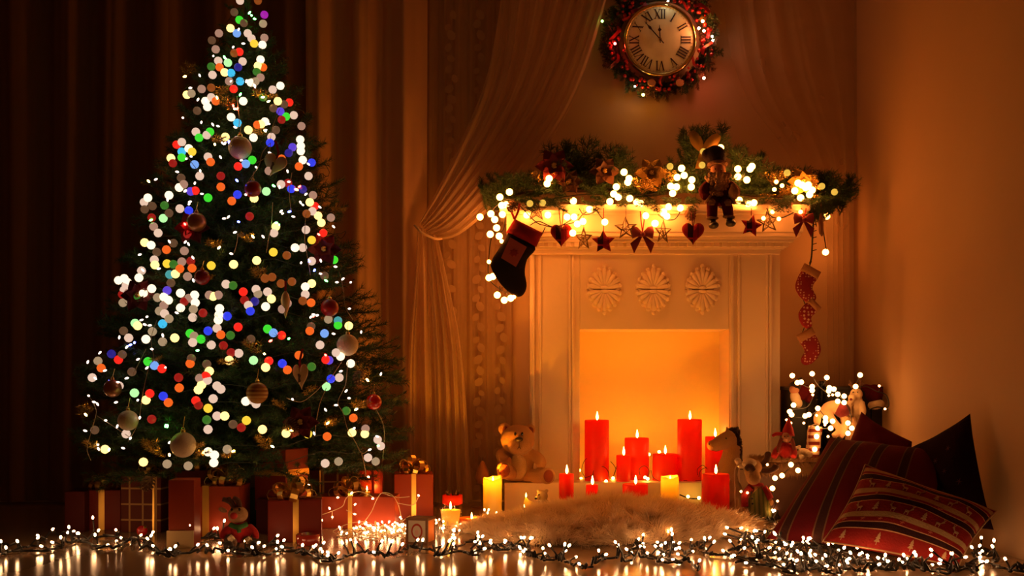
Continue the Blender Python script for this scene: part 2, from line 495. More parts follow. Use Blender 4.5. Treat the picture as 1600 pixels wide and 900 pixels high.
def candle(x, ytop, wpx, Y, base, label, m=None, group=None, watts=FLAME_W, uneven=0, name='pillar_candle', fl=1.0):
    m = m or M_redwax
    top = P(x, ytop, Y).z; r = wpx/2*Y/F; c = P(x, 0, Y); H = top-base
    t = thing(name, (c.x, Y, base), label, 'candle', group)
    well = min(H*.35, .045 if m is M_ivory else .022)
    n = 28; mb = MB()
    prof = [(r*.99, 0), (r, .002), (r, H*.25), (r, H*.5), (r, H*.75), (r, H-.006), (r*.975, H-.001), (r*.93, H), (r*.84, H-.003), (r*.74, H-well*.6), (r*.5, H-well), (r*.2, H-well)]
    mb.lathe(prof, (c.x, Y, base), n)
    if uneven:
        vv = []
        for (a, b_, z) in mb.v:
            k = (z-base)/H; q = math.atan2(b_-Y, a-c.x)
            if k > .7: z += uneven*(k-.7)/.3*(math.sin(q+.5)+.6*math.sin(2*q+1)+.3*math.sin(5*q))
            vv.append((a, b_, z))
        mb.v = vv
    mb.build('wax_body', m, t, True)
    zw = base+H-well
    mb = MB(); mb.tube([(c.x, Y, zw-.004), (c.x+.001, Y, zw+well*.6), (c.x+.002, Y, base+H+.001)], .0011, 5); mb.build('wick', M_wick, t)
    low = well*.55 if m is M_ivory else 0
    child('flame', FLM, t, (c.x+.002, Y, base+H-.001-low*.6), scale=fl)
    lamp('candle_lamp', (c.x, Y-.0, base+H+.012*fl-low*1.3), FLAME_L, watts, .004, t)
    return t
candle(932.5, 656, 38, 5.06, HT, 'tall red pillar candle at the left of the fireplace opening')
candle(1077.5, 655, 38, 5.06, HT, 'tall red pillar candle at the right of the fireplace opening')
candle(995, 684, 38, 5.13, HT, 'medium tall red candle in the middle of the hearth')
candle(974, 711, 22, 5.02, HT, 'slim red candle overlapping the medium candle on the hearth', watts=2.0)
candle(1039, 709, 39, 5.07, HT, 'squat wide red candle on the hearth beside the tall right one')
candle(1117, 682, 30, 5.20, HT, 'red candle on the hearth half hidden behind the toy horse')
candle(885, 740, 23, 4.78, 0, 'slim red candle on the floor at the left end of the row', watts=2.0)
candle(925, 757, 19, 4.74, 0, 'smallest red candle on the floor behind the fur rug', watts=1.8)
candle(992.5, 756, 40, 4.78, 0, 'wide red candle on the floor in front of the hearth', watts=2.6)
candle(1118, 740, 43, 4.62, 0, 'large red candle on the floor in front of the toy horse', watts=2.6)
candle(1046.5, 744, 28, 4.76, 0, 'short yellow glowing candle with an uneven rim', M_ivory, uneven=.004, watts=7.0, fl=.5)
candle(769.5, 746, 29, 4.80, 0, 'ivory pillar candle standing on the floor before the teddy bear', M_ivory, uneven=.006, watts=7.0, fl=.55)
# candle in a glass
c = P(704, 0, 4.40); t = thing('glass_candle', (c.x, 4.40, 0), 'lit candle in a clear tapered glass beside the fur rug', 'candle')
def thin_glass(name, tint=(1, .98, .94)):
    m = bpy.data.materials.new(name); m.use_nodes = True; nt = m.node_tree; nt.nodes.remove(nt.nodes['Principled BSDF'])
    tr = nt.nodes.new('ShaderNodeBsdfTransparent'); tr.inputs[0].default_value = (*tint, 1)
    gl_ = nt.nodes.new('ShaderNodeBsdfGlossy'); gl_.inputs['Roughness'].default_value = .04
    mx = nt.nodes.new('ShaderNodeMixShader')
    mx.inputs[0].default_value = .07; nt.links.new(tr.outputs[0], mx.inputs[1]); nt.links.new(gl_.outputs[0], mx.inputs[2]); nt.links.new(mx.outputs[0], nt.nodes['Material Output'].inputs[0])
    return m
M_glass = thin_glass('clear_glass')
mb = MB(); mb.lathe([(.03, 0), (.035, .002), (.0475, .088), (.0455, .088), (.0335, .008), (.0, .008)], (c.x, 4.40, 0), 28); mb.build('glass', M_glass, t, True)
mb = MB(); mb.lathe([(.031, .010), (.0385, .068), (.037, .069), (.028, .058), (.01, .056)], (c.x, 4.40, 0), 24); mb.build('wax_body', M_ivory, t, True)
mb = MB(); mb.tube([(c.x, 4.40, .06), (c.x+.001, 4.40, .076)], .001, 5); mb.build('wick', M_wick, t)
child('flame', FLM, t, (c.x, 4.40, .070), scale=.8); lamp('candle_lamp', (c.x, 4.40, .074), FLAME_L, 3.0, .004, t)
# floating candle dish and red bowl candle
c = P(737, 0, 4.47); t = thing('candle_dish', (c.x, 4.47, 0), 'shallow amber glass dish with a burning tealight', 'candle')
mb = MB(); mb.lathe([(.02, 0), (.045, .012), (.052, .03), (.049, .03), (.042, .014), (.0, .006)], (c.x, 4.47, 0), 24); mb.build('dish', wax('amber_glass', (.9, .32, .04), .7), t, True)
mb = MB(); mb.lathe([(.02, .012), (.022, .026), (.018, .026), (.0, .022)], (c.x, 4.47, 0), 18); mb.build('tealight', M_ivory, t, True)
child('flame', FLM, t, (c.x, 4.47, .024), scale=.7); lamp('candle_lamp', (c.x, 4.47, .04), FLAME_L, .8, .004, t)
c = P(707, 0, 4.62); t = thing('bowl_candle', (c.x, 4.62, 0), 'round red candle on a glass stem behind the glass candle', 'candle')
mb = MB(); mb.lathe([(.034, 0), (.034, .005), (.008, .01), (.008, .05), (.03, .064)], (c.x, 4.62, 0), 24); mb.build('stem', M_glass, t, True)
mb = MB(); mb.lathe([(.028, .064), (.041, .07), (.041, .104), (.036, .106), (.02, .10)], (c.x, 4.62, 0), 24); mb.build('wax_body', M_redwax, t, True)
mb = MB()
for k in range(5):
    q = 2*PI*k/5+.3; mb.tube([(c.x+.02*math.cos(q), 4.62+.02*math.sin(q), .1), (c.x+.03*math.cos(q), 4.62+.03*math.sin(q), .125)], [.006, .001], 5)
mb.build('crown', mat('dark_cone', (.1, .05, .02), rough=.8), t)

# ------------------------------------------------------------------ Christmas tree
M_need = mat('fir_needles', (.032, .078, .020), rough=.55, var=.5, vscale=30)
M_twig = mat('twig_bark', (.06, .035, .018), rough=.9)
M_gold = mat('gold_foil', (.88, .58, .16), rough=.32, metal=1)
M_goldneedle = mat('gold_glitter_needles', (.62, .40, .08), rough=.3, metal=.8)
def sprig_mesh(name, L, seed, nside=14, nl=.026, dens=.0045, side=.32, curl=.12, m0=None, per=3):
    r = np.random.RandomState(seed); tw = []
    N = 14
    main = np.array([[L*i/N, .02*L*math.sin(3*i/N), -.10*L*(i/N)+curl*L*(i/N)**2] for i in range(N+1)])
    tw.append((main, .004*min(1, L/.3)))
    for k in range(nside):
        s = .15+.8*(k+r.rand()*.6)/nside
        p = main[int(s*N)]
        a = (1 if k % 2 else -1)*(.75+.35*r.rand()); el = r.uniform(-.25, .55)
        ln = L*side*(1.05-s*.75)*(.7+.5*r.rand())
        d = np.array([math.cos(a)*math.cos(el), math.sin(a)*math.cos(el), math.sin(el)])
        pts = np.array([p+d*ln*t+np.array([.25*ln*t*t, 0, .12*ln*t*t]) for t in np.linspace(0, 1, 6)])
        tw.append((pts, .002))
    V, Fc, mi = [], [], []
    for pts, rad in tw:
        mb = MB(); mb.tube([Vector(p) for p in pts], [rad*(1-.7*i/(len(pts)-1)) for i in range(len(pts))], 3, False)
        o = len(V); V += mb.v; Fc += [tuple(i+o for i in f) for f in mb.f]; mi += [1]*len(mb.f)
        seg = np.linalg.norm(np.diff(pts, axis=0), axis=1); tot = seg.sum(); cum = np.concatenate([[0], np.cumsum(seg)])
        s0 = .12*tot if rad > .002 else .03*tot
        for s in np.arange(s0, tot, dens):
            i = min(len(seg)-1, int(np.searchsorted(cum, s)-1)); i = max(i, 0)
            t = (pts[i+1]-pts[i])/seg[i]; p = pts[i]+t*(s-cum[i])
            for _ in range(per):
                rv = r.randn(3); rv -= t*rv.dot(t); rv /= np.linalg.norm(rv)+1e-9
                d = rv*.85+t*.75; d /= np.linalg.norm(d); l = nl*r.uniform(.75, 1.15)
                w = np.cross(d, r.randn(3)); w /= np.linalg.norm(w)+1e-9; w *= .0012
                o = len(V); V += [tuple(p-w), tuple(p+w), tuple(p+d*l)]; Fc.append((o, o+1, o+2)); mi.append(0)
    me = bpy.data.meshes.new(name); me.from_pydata(V, [], Fc)
    me.materials.append(m0 or M_need); me.materials.append(M_twig)
    me.polygons.foreach_set('material_index', mi); me.update(); return me

TX, TY = P(385, 0, 4.55).x, 4.55
TP = [(-12, 6), (30, 26), (60, 42), (100, 70), (200, 103), (300, 148), (400, 172), (450, 190), (520, 215), (590, 243), (690, 246), (745, 225), (775, 150)]
def t_rad(z):
    y = HY-(z-EYE)*F/TY
    if y <= TP[0][0]: return .01
    for (a, b), (c, d) in zip(TP, TP[1:]):
        if y <= c: return (b+(d-b)*(y-a)/(c-a))*TY/F
    return TP[-1][1]*TY/F
tree = thing('christmas_tree', (TX, TY, 0), 'tall dark green Christmas tree covered in coloured lights and ornaments', 'tree')
mb = MB(); mb.tube([(TX, TY, .02), (TX, TY, 1.0), (TX, TY, 2.08)], [.035, .025, .006], 10); mb.build('trunk', M_twig, tree, True)
mb = MB(); mb.lathe([(.2, 0), (.19, .02), (.06, .05), (.05, .14), (.04, .14)], (TX, TY, 0), 24); mb.build('stand', mat('dark_green_metal', (.02, .04, .02), rough=.5), tree, True)
BOUGH = [(L, [sprig_mesh('bough', L, 40+7*i+k, nside=int(8+L*20), side=.36) for k in range(2)]) for i, L in enumerate((.66, .54, .42, .30, .20))]
nb = 285; ga = 2.39996
for k in range(nb):
    s = (k+.5)/nb
    z = .29+1.76*(1-(1-s)**.66)          # more boughs low down, where the cone is wide
    az = k*ga+U(-.2, .2)
    el = -.16+.75*s**1.5+U(-.12, .12)
    # length so that the tip lies on the cone
    L = .1
    for _ in range(30):
        if L*math.cos(el) < t_rad(z+L*math.sin(el))*U(.93, 1.04): L += .022
    if math.sin(az) > .3: L *= .84       # pressed against the curtain behind
    v = min(BOUGH, key=lambda b: abs(b[0]-L)); me = v[1][k % 2]
    q = Euler((U(-.4, .4), -el, az)).to_quaternion()
    child('bough', me, tree, (TX, TY, z), q, L/v[0])
child('bough', BOUGH[4][1][0], tree, (TX, TY, 2.02), Euler((0, -PI/2+.1, 0)), .9)
# the few boughs that stick out of the outline on the right and at the left
for (x0, y0, x1, y1) in ((540, 520, 601, 524), (560, 570, 624, 592), (575, 640, 608, 690), (330, 250, 262, 214), (230, 395, 182, 408), (190, 510, 160, 516), (170, 570, 122, 578), (590, 560, 622, 570)):
    a, b = P(x0, y0, 4.5), P(x1, y1, 4.42); d = b-a
    child('bough', BOUGH[4][1][1], tree, a-d*.3, Vector(d).to_track_quat('X', 'Z'), d.length*1.3/.2)

def on_tree(x, y, out=.0):
    """world point on the near side of the tree's cone behind image point x, y"""
    for i in range(160):
        Y = 3.80+i*.005
        p = P(x, y, Y)
        if (p.x-TX)**2+(p.y-TY)**2 <= (t_rad(p.z)+out)**2: return p
    return P(x, y, TY-.03)

TL = """375,1,w 403,1,o 366,19,d 374,31,G 413,23,M 411,37,t 381,36,d 360,44,m 342,52,p 370,52,L 387,52,w 331,63,d 393,60,w 397,68,Y 410,70,W 413,59,p 337,77,p 374,81,R 366,83,o 341,95,w 356,98,e 379,96,w 407,93,W 403,103,m 411,105,O 330,104,g 343,105,O 372,105,b
351,113,m 361,114,C 401,112,g 332,117,w 358,127,p 375,127,C 392,129,W 399,127,t 407,121,p 438,134,W 426,140,w 365,139,R 315,139,p 330,137,o 292,148,m 299,146,t 330,152,w 321,158,W 324,167,W 337,158,O 380,158,W 411,152,g 434,158,m 452,160,R 444,163,d 438,174,V 447,182,G 440,187,r 459,180,w 471,197,p 361,183,W 371,192,C 414,190,W 408,194,m 402,195,O 388,203,m 306,206,w 328,206,G 323,211,w 311,215,G 352,214,m 396,215,W 424,214,w 371,219,w 469,218,W 431,203,d 308,173,d 427,169,d
276,226,R 284,222,w 284,237,C 284,246,G 295,232,W 300,237,Y 267,247,m 270,255,r 304,257,L 325,245,w 329,253,O 312,275,w 283,278,d 287,288,p 280,293,W 264,305,W 231,309,W 298,299,V 305,298,R 345,275,r 345,292,O 371,304,B 325,309,G 372,260,R 470,228,W 470,236,W 473,250,W 487,254,B 467,260,O 482,275,w 422,223,B 457,230,V 451,239,b 440,248,O 420,267,p 394,250,G 384,256,L 439,288,w 450,286,r 455,295,B 473,296,b 392,301,R 416,299,e 397,310,m 489,305,p
225,316,w 226,327,d 238,322,d 281,326,w 295,329,B 255,341,e 302,341,e 237,340,r 240,354,p 247,364,w 226,379,m 236,383,W 260,390,O 288,392,p 362,314,O 264,333,d 257,321,g 271,380,d 245,394,d 293,366,r 484,316,m 488,330,w 492,322,R 497,337,m 502,348,m 517,340,p 478,359,w 428,364,w 505,364,R 487,375,Y 461,387,W 473,387,w 427,394,Y 431,354,m 479,334,o 390,338,r 448,399,o
242,414,m 241,406,w 261,412,Y 271,413,g 284,409,p 281,420,O 300,419,O 298,408,r 330,415,Y 365,413,m 265,429,T 274,428,m 293,432,p 217,434,W 221,423,w 185,438,W 194,435,W 199,441,W 197,446,w 194,453,w 200,458,p 191,460,r 215,465,g 192,473,t 224,458,W 237,451,W 267,442,d 261,454,V 256,464,W 263,469,W 246,465,t 256,477,p 249,486,t 257,490,w 264,498,t 282,458,W 304,461,W 295,466,p 305,473,W 302,483,t 282,481,W 288,471,r 301,496,w 333,463,m 327,461,p 341,461,p 343,482,W 342,492,W 341,500,W 355,494,B 353,444,w 364,446,g 254,506,C 211,505,e 317,489,r
401,407,m 487,408,w 522,406,G 487,443,m 477,448,W 477,460,w 400,452,w 403,459,t 418,456,w 424,467,m 415,479,W 388,477,w 391,486,B 380,456,R 382,469,r 398,471,b 441,483,p 449,474,p 439,443,o 456,440,o 414,435,o 425,433,o 473,470,o 486,473,O 513,499,t 528,501,T 528,508,G 545,509,m 507,431,d
201,528,w 228,530,W 238,518,t 215,509,m 254,534,t 273,528,m 297,521,G 303,525,t 314,530,G 301,535,w 325,517,B 339,513,w 330,539,w 185,562,R 153,564,t 158,575,O 231,565,G 241,571,L 253,576,R 206,581,d 144,590,w 297,568,O 299,560,d 174,553,b 191,554,d 323,569,d 327,580,m 322,587,R 324,594,w 312,591,p 315,601,m 310,609,m 339,603,w 186,603,w 180,605,G 170,608,V 280,606,O 279,590,r 193,517,d
345,523,O 372,511,R 360,524,g 349,540,r 361,551,r 373,552,w 358,563,m 392,530,d 418,514,G 427,520,L 440,524,R 484,517,O 486,510,d 507,521,L 500,539,w 396,563,e 420,564,R 415,574,m 441,568,B 449,578,O 467,555,O 487,573,g 509,562,R 514,563,V 525,551,w 532,557,W 548,568,W 530,590,w 517,592,B 510,604,e 345,608,w
210,614,e 234,615,R 228,625,m 255,619,B 263,629,O 306,626,R 310,633,r 333,623,w 325,638,Y 339,650,w 323,656,g 325,671,w 197,678,w 148,672,d 164,702,m 224,722,m 325,706,W 335,711,W 334,723,W 261,725,t 294,728,t 237,655,r
384,627,W 394,625,w 400,631,w 351,650,m 385,657,Y 410,671,m 447,677,m 481,678,Y 511,682,O 550,676,m 570,678,m 571,670,p 590,687,w 595,697,w 575,715,w 508,724,w 529,721,t 552,653,O 541,642,g 364,663,d 355,702,t 587,721,t 377,668,r"""
BC = {'W': ((1, .74, .46), 1.9, 'bright white globe bulb'), 'w': ((.84, .56, .41), 1.0, 'pale pink globe bulb'), 'p': ((.52, .27, .18), .8, 'dim pink globe bulb'), 'd': ((.22, .10, .045), .55, 'dim brown globe bulb'),
      't': ((.50, .33, .18), .8, 'tan globe bulb'), 'm': ((1, .60, .17), 2.6, 'warm white globe bulb'), 'R': ((1, .02, .01), 1.1, 'red globe bulb'), 'r': ((.40, .012, .008), .8, 'dim red globe bulb'),
      'G': ((.05, .75, .03), 1.0, 'green globe bulb'), 'g': ((.05, .20, .02), .8, 'dim green globe bulb'), 'e': ((.45, .95, .35), 1.2, 'pale green globe bulb'), 'B': ((.03, .05, .85), 1.0, 'blue globe bulb'),
      'b': ((.03, .02, .28), .8, 'dim blue globe bulb'), 'L': ((.22, .45, 1.0), .9, 'light blue globe bulb'), 'C': ((.06, .62, 1.0), .9, 'cyan globe bulb'), 'T': ((.08, .42, .42), .8, 'teal globe bulb'),
      'O': ((.95, .13, .012), 1.0, 'orange globe bulb'), 'o': ((.33, .07, .01), .8, 'dim orange globe bulb'), 'Y': ((1, .62, .04), 1.1, 'yellow globe bulb'), 'V': ((.13, .06, .72), .9, 'violet globe bulb'),
      'M': ((.42, .015, .42), .9, 'magenta globe bulb')}
def globe(name, r, m, sub=2):
    bm = bmesh.new(); bmesh.ops.create_icosphere(bm, subdivisions=sub, radius=r)
    me = bpy.data.meshes.new(name); bm.to_mesh(me); bm.free(); me.materials.append(m)
    me.polygons.foreach_set('use_smooth', [True]*len(me.polygons)); return me
BM = {k: globe('bulb', .0158, mat('lit_'+v[2].replace(' ', '_'), (0, 0, 0), em=v[0], es=v[1]*.57)) for k, v in BC.items()}
M_cordg = mat('green_cord', (.01, .02, .008), rough=.6)
tl = thing('globe_string_lights', (TX, TY-.5, 1.0), 'string of red, green, blue and orange globe bulbs on the Christmas tree', 'string lights')
tw = thing('globe_string_lights', (TX, TY-.5, .8), 'string of white, pink and warm white globe bulbs on the Christmas tree', 'string lights')
for s_ in TL.split():
    x, y, c = s_.split(',')
    child('bulb', BM[c], tw if c in 'WwpdtmM' else tl, on_tree(float(x), float(y), .03), label=BC[c][2])
hel = []
for k in range(700):
    s = k/699; z = .32+1.72*s**.8; a = -PI/2+2*PI*13*s
    rr = t_rad(z)*.93+.02*math.sin(k*.7); hel.append((TX+rr*math.cos(a), TY+rr*math.sin(a), z+.012*math.sin(k*1.3)))
mb = MB(); mb.tube(hel, .0013, 4); mb.build('cord', M_cordg, tl)
mb = MB(); mb.tube([(x, y, z-.06) for x, y, z in hel], .0013, 4); mb.build('cord', M_cordg, tw)

# sharp little white lights on thin clear cord, with twigs
M_mini = mat('lit_mini_bulb', (0, 0, 0), em=(1, .74, .58), es=2.4)
M_miniwarm = mat('lit_mini_warm_bulb', (0, 0, 0), em=(1, .5, .1), es=26.0)
M_cordc = mat('clear_cord', (.55, .40, .22), rough=.4)
def mini_mesh(m, k=1.0):
    mb = MB(); mb.lathe([(.0012*k, 0), (.0032*k, .003*k), (.0038*k, .008*k), (.0026*k, .012*k), (.0004*k, .014*k)], n=8); return mb.mesh('bulb', m, True)
MINIT, MINIW = mini_mesh(M_mini), mini_mesh(M_miniwarm)
MINIG, MINIR, MINIB = [mini_mesh(mat('lit_mini_%s_bulb' % n, (0, 0, 0), em=c, es=22.0)) for n, c in (('green', (.06, 1, .08)), ('red', (1, .03, .02)), ('blue', (.06, .08, 1)))]
ML = """383,68 372,48 352,90 363,75 333,88 313,120 300,137 308,158 322,160 362,126 386,124 399,138 400,135 287,184 314,193 334,197 338,196 370,200 422,194 412,204 274,268 246,279 290,249 297,244 289,300 313,269 346,248 350,226 305,284 287,300 318,303 351,226 375,251 399,260 450,270 424,240 437,295 385,305 454,284 476,305 484,258 294,316 294,320 262,315 355,341 266,380 291,376 296,384 221,397 353,341 370,362 437,332 456,391 443,333 461,339 472,319 471,319 502,325 523,356 519,395 413,372 364,397 471,409 502,410 527,417 538,434 529,441 547,442 548,482 503,428 487,491 498,492 484,497 231,494 229,508 237,508 218,501 279,490 303,441 225,424 251,419 303,405 200,540 186,530 235,545 218,560 232,573 154,553 138,563 161,580 258,574 255,527 151,593 187,597 201,590 137,618 150,629 154,634 184,628 167,657 182,669 136,674 154,695 155,704 205,683 195,701 218,655 263,693 216,624 458,625 507,638 492,680 528,633 539,613 543,622 555,668 575,704 592,683 564,521 524,522 530,581 596,582"""
WL_ = """286,120 340,155 408,152 422,157 365,170 416,206 336,227 234,285 466,297 397,372 340,389 412,552 576,596 136,650 170,705 317,708 265,713 423,696 510,663 458,673 554,641 367,704"""
ml = thing('mini_string_lights', (TX, TY-.55, .9), 'string of tiny white, amber, green and blue lights across the Christmas tree', 'string lights')
GL_ = "388,22 394,25 400,30 437,350 434,348 306,548 590,697 450,530 262,663 258,668 233,345 412,95 352,92 430,292 374,150 512,440"
RL_ = "393,298 290,352 370,172 365,168 488,495 470,290 300,345 496,365 420,534 510,556"
BL_ = "371,346 484,410 201,540 210,537 490,424 358,225 372,284 455,330 172,600"
for src, me in ((ML, MINIT), (WL_, MINIW), (GL_, MINIG), (RL_, MINIR), (BL_, MINIB)):
    for s in src.split():
        x, y = map(float, s.split(','))
        p = on_tree(x, y, .045)
        child('bulb', me, ml, p, Vector((U(-1, 1), U(-1, .2), U(-.5, 1))).to_track_quat('Z', 'Y'))
for chain in ([(370, 150), (374, 190), (371, 200)], [(392, 138), (398, 122), (386, 124), (360, 128)], [(437, 170), (424, 205), (420, 240), (400, 255)], [(312, 270), (300, 255), (290, 240)], [(424, 222), (410, 238), (404, 260), (384, 290), (386, 306)], [(456, 270), (452, 300), (455, 330)],
              [(426, 316), (424, 350), (420, 372), (416, 395)], [(478, 335), (476, 370), (480, 400), (485, 430)], [(372, 365), (370, 380), (366, 395)], [(530, 425), (536, 450), (540, 480), (552, 500)], [(245, 500), (236, 530), (240, 560), (232, 575), (222, 620), (216, 660), (200, 690)],
              [(228, 545), (218, 565), (208, 585)], [(136, 615), (150, 640), (144, 670), (136, 700), (142, 720)], [(152, 650), (180, 668), (205, 685)], [(448, 622), (470, 628), (490, 615), (505, 600), (517, 590), (534, 565)],
              [(510, 606), (500, 630), (494, 660), (492, 682)], [(543, 565), (540, 600), (528, 628), (536, 645), (543, 670), (555, 690), (565, 708), (575, 704)], [(565, 708), (570, 730), (572, 745)], [(588, 640), (600, 670), (598, 720)]):
    strand(crv([on_tree(x, y, .045) for x, y in chain], 6), .0012, M_cordc, ml, 4)

# gold tinsel sprigs glinting beside the amber lights
TIN = [sprig_mesh('tinsel_sprig', .10, 195+i, nside=8, nl=.018, dens=.005, side=.5, m0=M_goldneedle, per=3) for i in range(2)]
for k, s in enumerate((WL_+' 330,440 250,560 450,640 300,700 520,330 410,430 350,560 480,620 240,690').split()):
    x, y = map(float, s.split(',')); child('tinsel_sprig', TIN[k % 2], tree, on_tree(x+U(-6, 6), y+U(-5, 5), .0), Vector((U(-1, 1), -1.2, U(-.3, .8))).to_track_quat('X', 'Z'), U(.6, 1.0), label='gold tinsel sprig')
# ornaments hanging on the tree
def ball(x, y, rpx, m, label, name='ball_ornament', out=.05, capm=None):
    p = on_tree(x, y, out); r = rpx*p.y/F
    t = thing(name, p+Vector((0, 0, -r)), label, 'ornament')
    mb = MB(); mb.ell(p, r, nu=28, nv=18); mb.build('sphere', m, t, True)
    mb = MB(); mb.lathe([(r*.2, r*.95), (r*.2, r*1.16), (r*.14, r*1.2), (.0, r*1.2)], p, 14); mb.build('cap', capm or M_gold, t)
    mb = MB(); mb.torus(p+Vector((0, 0, r*1.27)), r*.1, .0008, n=14, m=4); mb.tube([p+Vector((0, 0, r*1.3)), p+Vector((0, .02, r*2.2))], .0007, 4); mb.build('hook', M_gold, t)
    return t
M_glit = mat('cream_glitter', (.80, .64, .42), rough=.45, bump=.6, bscale=500, var=.25, vscale=400)
M_redball = mat('red_glass_ball', (.55, .006, .006), rough=.08, coat=1)
M_redmatte = mat('red_velvet_ball', (.30, .008, .008), rough=.4)
ball(286, 695, 20, M_glit, 'large cream glitter ball hanging lowest at the front of the tree')
ball(200, 657, 16, M_glit, 'cream glitter ball hanging at the lower left of the tree')
ball(375, 231, 18, M_glit, 'cream glitter ball high up in the middle of the tree')
ball(543, 539, 17, M_glit, 'cream glitter ball at the right edge of the tree beside a jutting bough')
ball(584, 628, 12.5, M_redball, 'shiny red glass ball hanging from the lowest jutting bough')
ball(402, 614, 17, bands('amber_striped_glass', (.45, .20, .05), [(2, .5, .04, (.75, .5, .15)), (2, .68, .03, (.75, .5, .15)), (2, .32, .03, (.75, .5, .15))], rough=.2), 'amber glass ball with gold bands below a twinkling sprig')
ball(307, 347, 15, mat('copper_ball', (.40, .16, .06), rough=.35, metal=.6), 'dull copper ball deep in the left half of the tree')
ball(176, 607, 14, mat('copper_ball', (.4, .16, .06)), 'copper ball hanging at the far left edge of the tree')
ball(316, 433, 12, M_redmatte, 'red velvet ball in the left middle of the tree')
ball(515, 481, 14, M_redmatte, 'red velvet ball near the right edge of the tree')
ball(395, 295, 13, M_redmatte, 'dark red ball below the upper wooden heart')
def heart_outline(w, h, n=28):
    o = []
    for k in range(n):
        t = 2*PI*k/n
        o.append((w*.5*math.sin(t)**3, h*((13*math.cos(t)-5*math.cos(2*t)-2*math.cos(3*t)-math.cos(4*t))/29+.09)))
    return o
def star_outline(R, r=.42, n=5, rot=PI/2):
    return [((R if k % 2 == 0 else R*r)*math.cos(rot+PI*k/n), (R if k % 2 == 0 else R*r)*math.sin(rot+PI*k/n)) for k in range(2*n)]
M_woodp = mat('pale_wood', (.62, .42, .20), rough=.55, var=.2, vscale=25)
M_redrib = mat('red_ribbon', (.40, .01, .015), rough=.6)
def wood_heart(x, y, w, h, tilt, label):
    p = on_tree(x, y, .05); k = p.y/F
    t = thing('heart_ornament', p+Vector((0, 0, -h*k*.5)), label, 'ornament')
    ax = Vector((math.cos(tilt), -.25, math.sin(tilt))).normalized(); ay = Vector((-math.sin(tilt), 0, math.cos(tilt)))
    mb = MB(); mb.puff(heart_outline(w*k, h*k), (0, 0), .006, p, ax, ay, (1, .96, .85, .5, 0)); mb.build('heart', M_woodp, t, True)
    mb = MB(); mb.ribbon([p+ay*h*k*.3, p+ay*h*k*.6, p+Vector((.004, .01, h*k*1.1))], .008, X3); mb.build('ribbon', M_redrib, t)
    mb = MB(); o = [(-.006, -.02), (.004, -.016), (.002, -.004), (.006, .004), (.0, .012), (-.006, .01), (-.004, 0)]
    mb.slab(o, .001, p-Y3*.008+ax*(-.004), ax, ay); mb.build('carving', mat('burnt_wood', (.12, .06, .02), rough=.8), t)
wood_heart(470, 589, 26, 40, .08, 'pale wooden heart with a carved motif on a red ribbon')
wood_heart(428, 259, 40, 36, -.35, 'pale wooden heart tilted sideways near the top of the tree')
p = on_tree(446, 476, .04); t = thing('spindle_ornament', p-Z3*.05, 'slender pale wooden drop ornament on a red ribbon', 'ornament')
mb = MB(); mb.lathe([(.0004, -.05), (.006, -.032), (.014, -.005), (.0165, .018), (.012, .036), (.004, .048)], p, 20); mb.build('drop', M_woodp, t, True)
mb = MB(); mb.ribbon([p+Z3*.046, p+Z3*.085], .007, X3); mb.build('ribbon', M_redrib, t)
# pine cones and a poinsettia
M_cone = mat('pine_cone', (.14, .065, .025), rough=.7)
def cone_mesh(L=.06, r=.022):
    mb = MB()
    mb.lathe([(.003, 0), (r*.5, L*.15), (r*.6, L*.5), (r*.3, L*.9), (.001, L)], n=10)
    for k in range(46):
        s = k/46; a = k*2.4; z = L*(.05+.9*s); rr = r*(math.sin(PI*min(1, .18+.82*s))**.7)*.95
        d = Vector((math.cos(a), math.sin(a), .0)); sd = Vector((-math.sin(a), math.cos(a), 0)); w = .006*(1-.4*s)
        b0 = d*rr*.4+Z3*z; tp = d*(rr+.004)+Z3*(z+.006)
        mb.add([b0-sd*w*.6, b0+sd*w*.6, tp+sd*w, tp-sd*w, b0-Z3*.003, tp-Z3*.0025], [(0, 1, 2, 3), (4, 0, 3, 5), (1, 4, 5, 2), (3, 2, 5)])
    return mb.mesh('pine_cone', M_cone)
CONE = cone_mesh()
for x, y, lb in ((565, 580, 'brown pine cone near the red ball at the right edge of the tree'), (447, 655, 'brown pine cone low in the middle of the tree'), (236, 745, 'brown pine cone low at the left of the tree above the presents')):
    o = link('pine_cone', CONE, None, on_tree(x, y, .03), Euler((PI*.8, U(-.5, .5), U(0, 6)))); WL[o.name] = o.location.copy(); tag(o, lb, 'pine cone')

# ------------------------------------------------------------------ presents under the tree
M_rpap = mat('red_wrapping', (.22, .020, .008), rough=.42, spec=.2, var=.15, vscale=6)
M_rpap2 = mat('terracotta_wrapping', (.30, .040, .012), rough=.42, spec=.2, var=.12, vscale=6)
M_dpap = mat('dark_red_wrapping', (.08, .009, .006), rough=.5, spec=.15)
M_gband = mat('gold_ribbon', (.85, .50, .09), rough=.3, metal=.7)
M_plaid = bands('plaid_wrapping', (.11, .022, .012), [(0, .2, .02, (.40, .22, .07)), (0, .5, .02, (.40, .22, .07)), (0, .8, .02, (.40, .22, .07)), (2, .22, .015, (.40, .22, .07)), (2, .5, .015, (.40, .22, .07)), (2, .78, .015, (.40, .22, .07)), (1, .5, .03, (.4, .22, .07))], rough=.5)
M_cream = mat('cream_paper', (.62, .44, .20), rough=.6)
def loop_mesh(L, w, name='loop'):
    pts = []
    for k in range(13):
        q = 2*PI*k/12
        pts.append(Vector((L*.5*(1-math.cos(q)), 0, L*.26*math.sin(q)*(1-.35*math.cos(q)))))
    mb = MB(); mb.ribbon(pts, w, Y3, .0004); return mb.mesh(name, M_gold)
LOOP = loop_mesh(.055, .016)
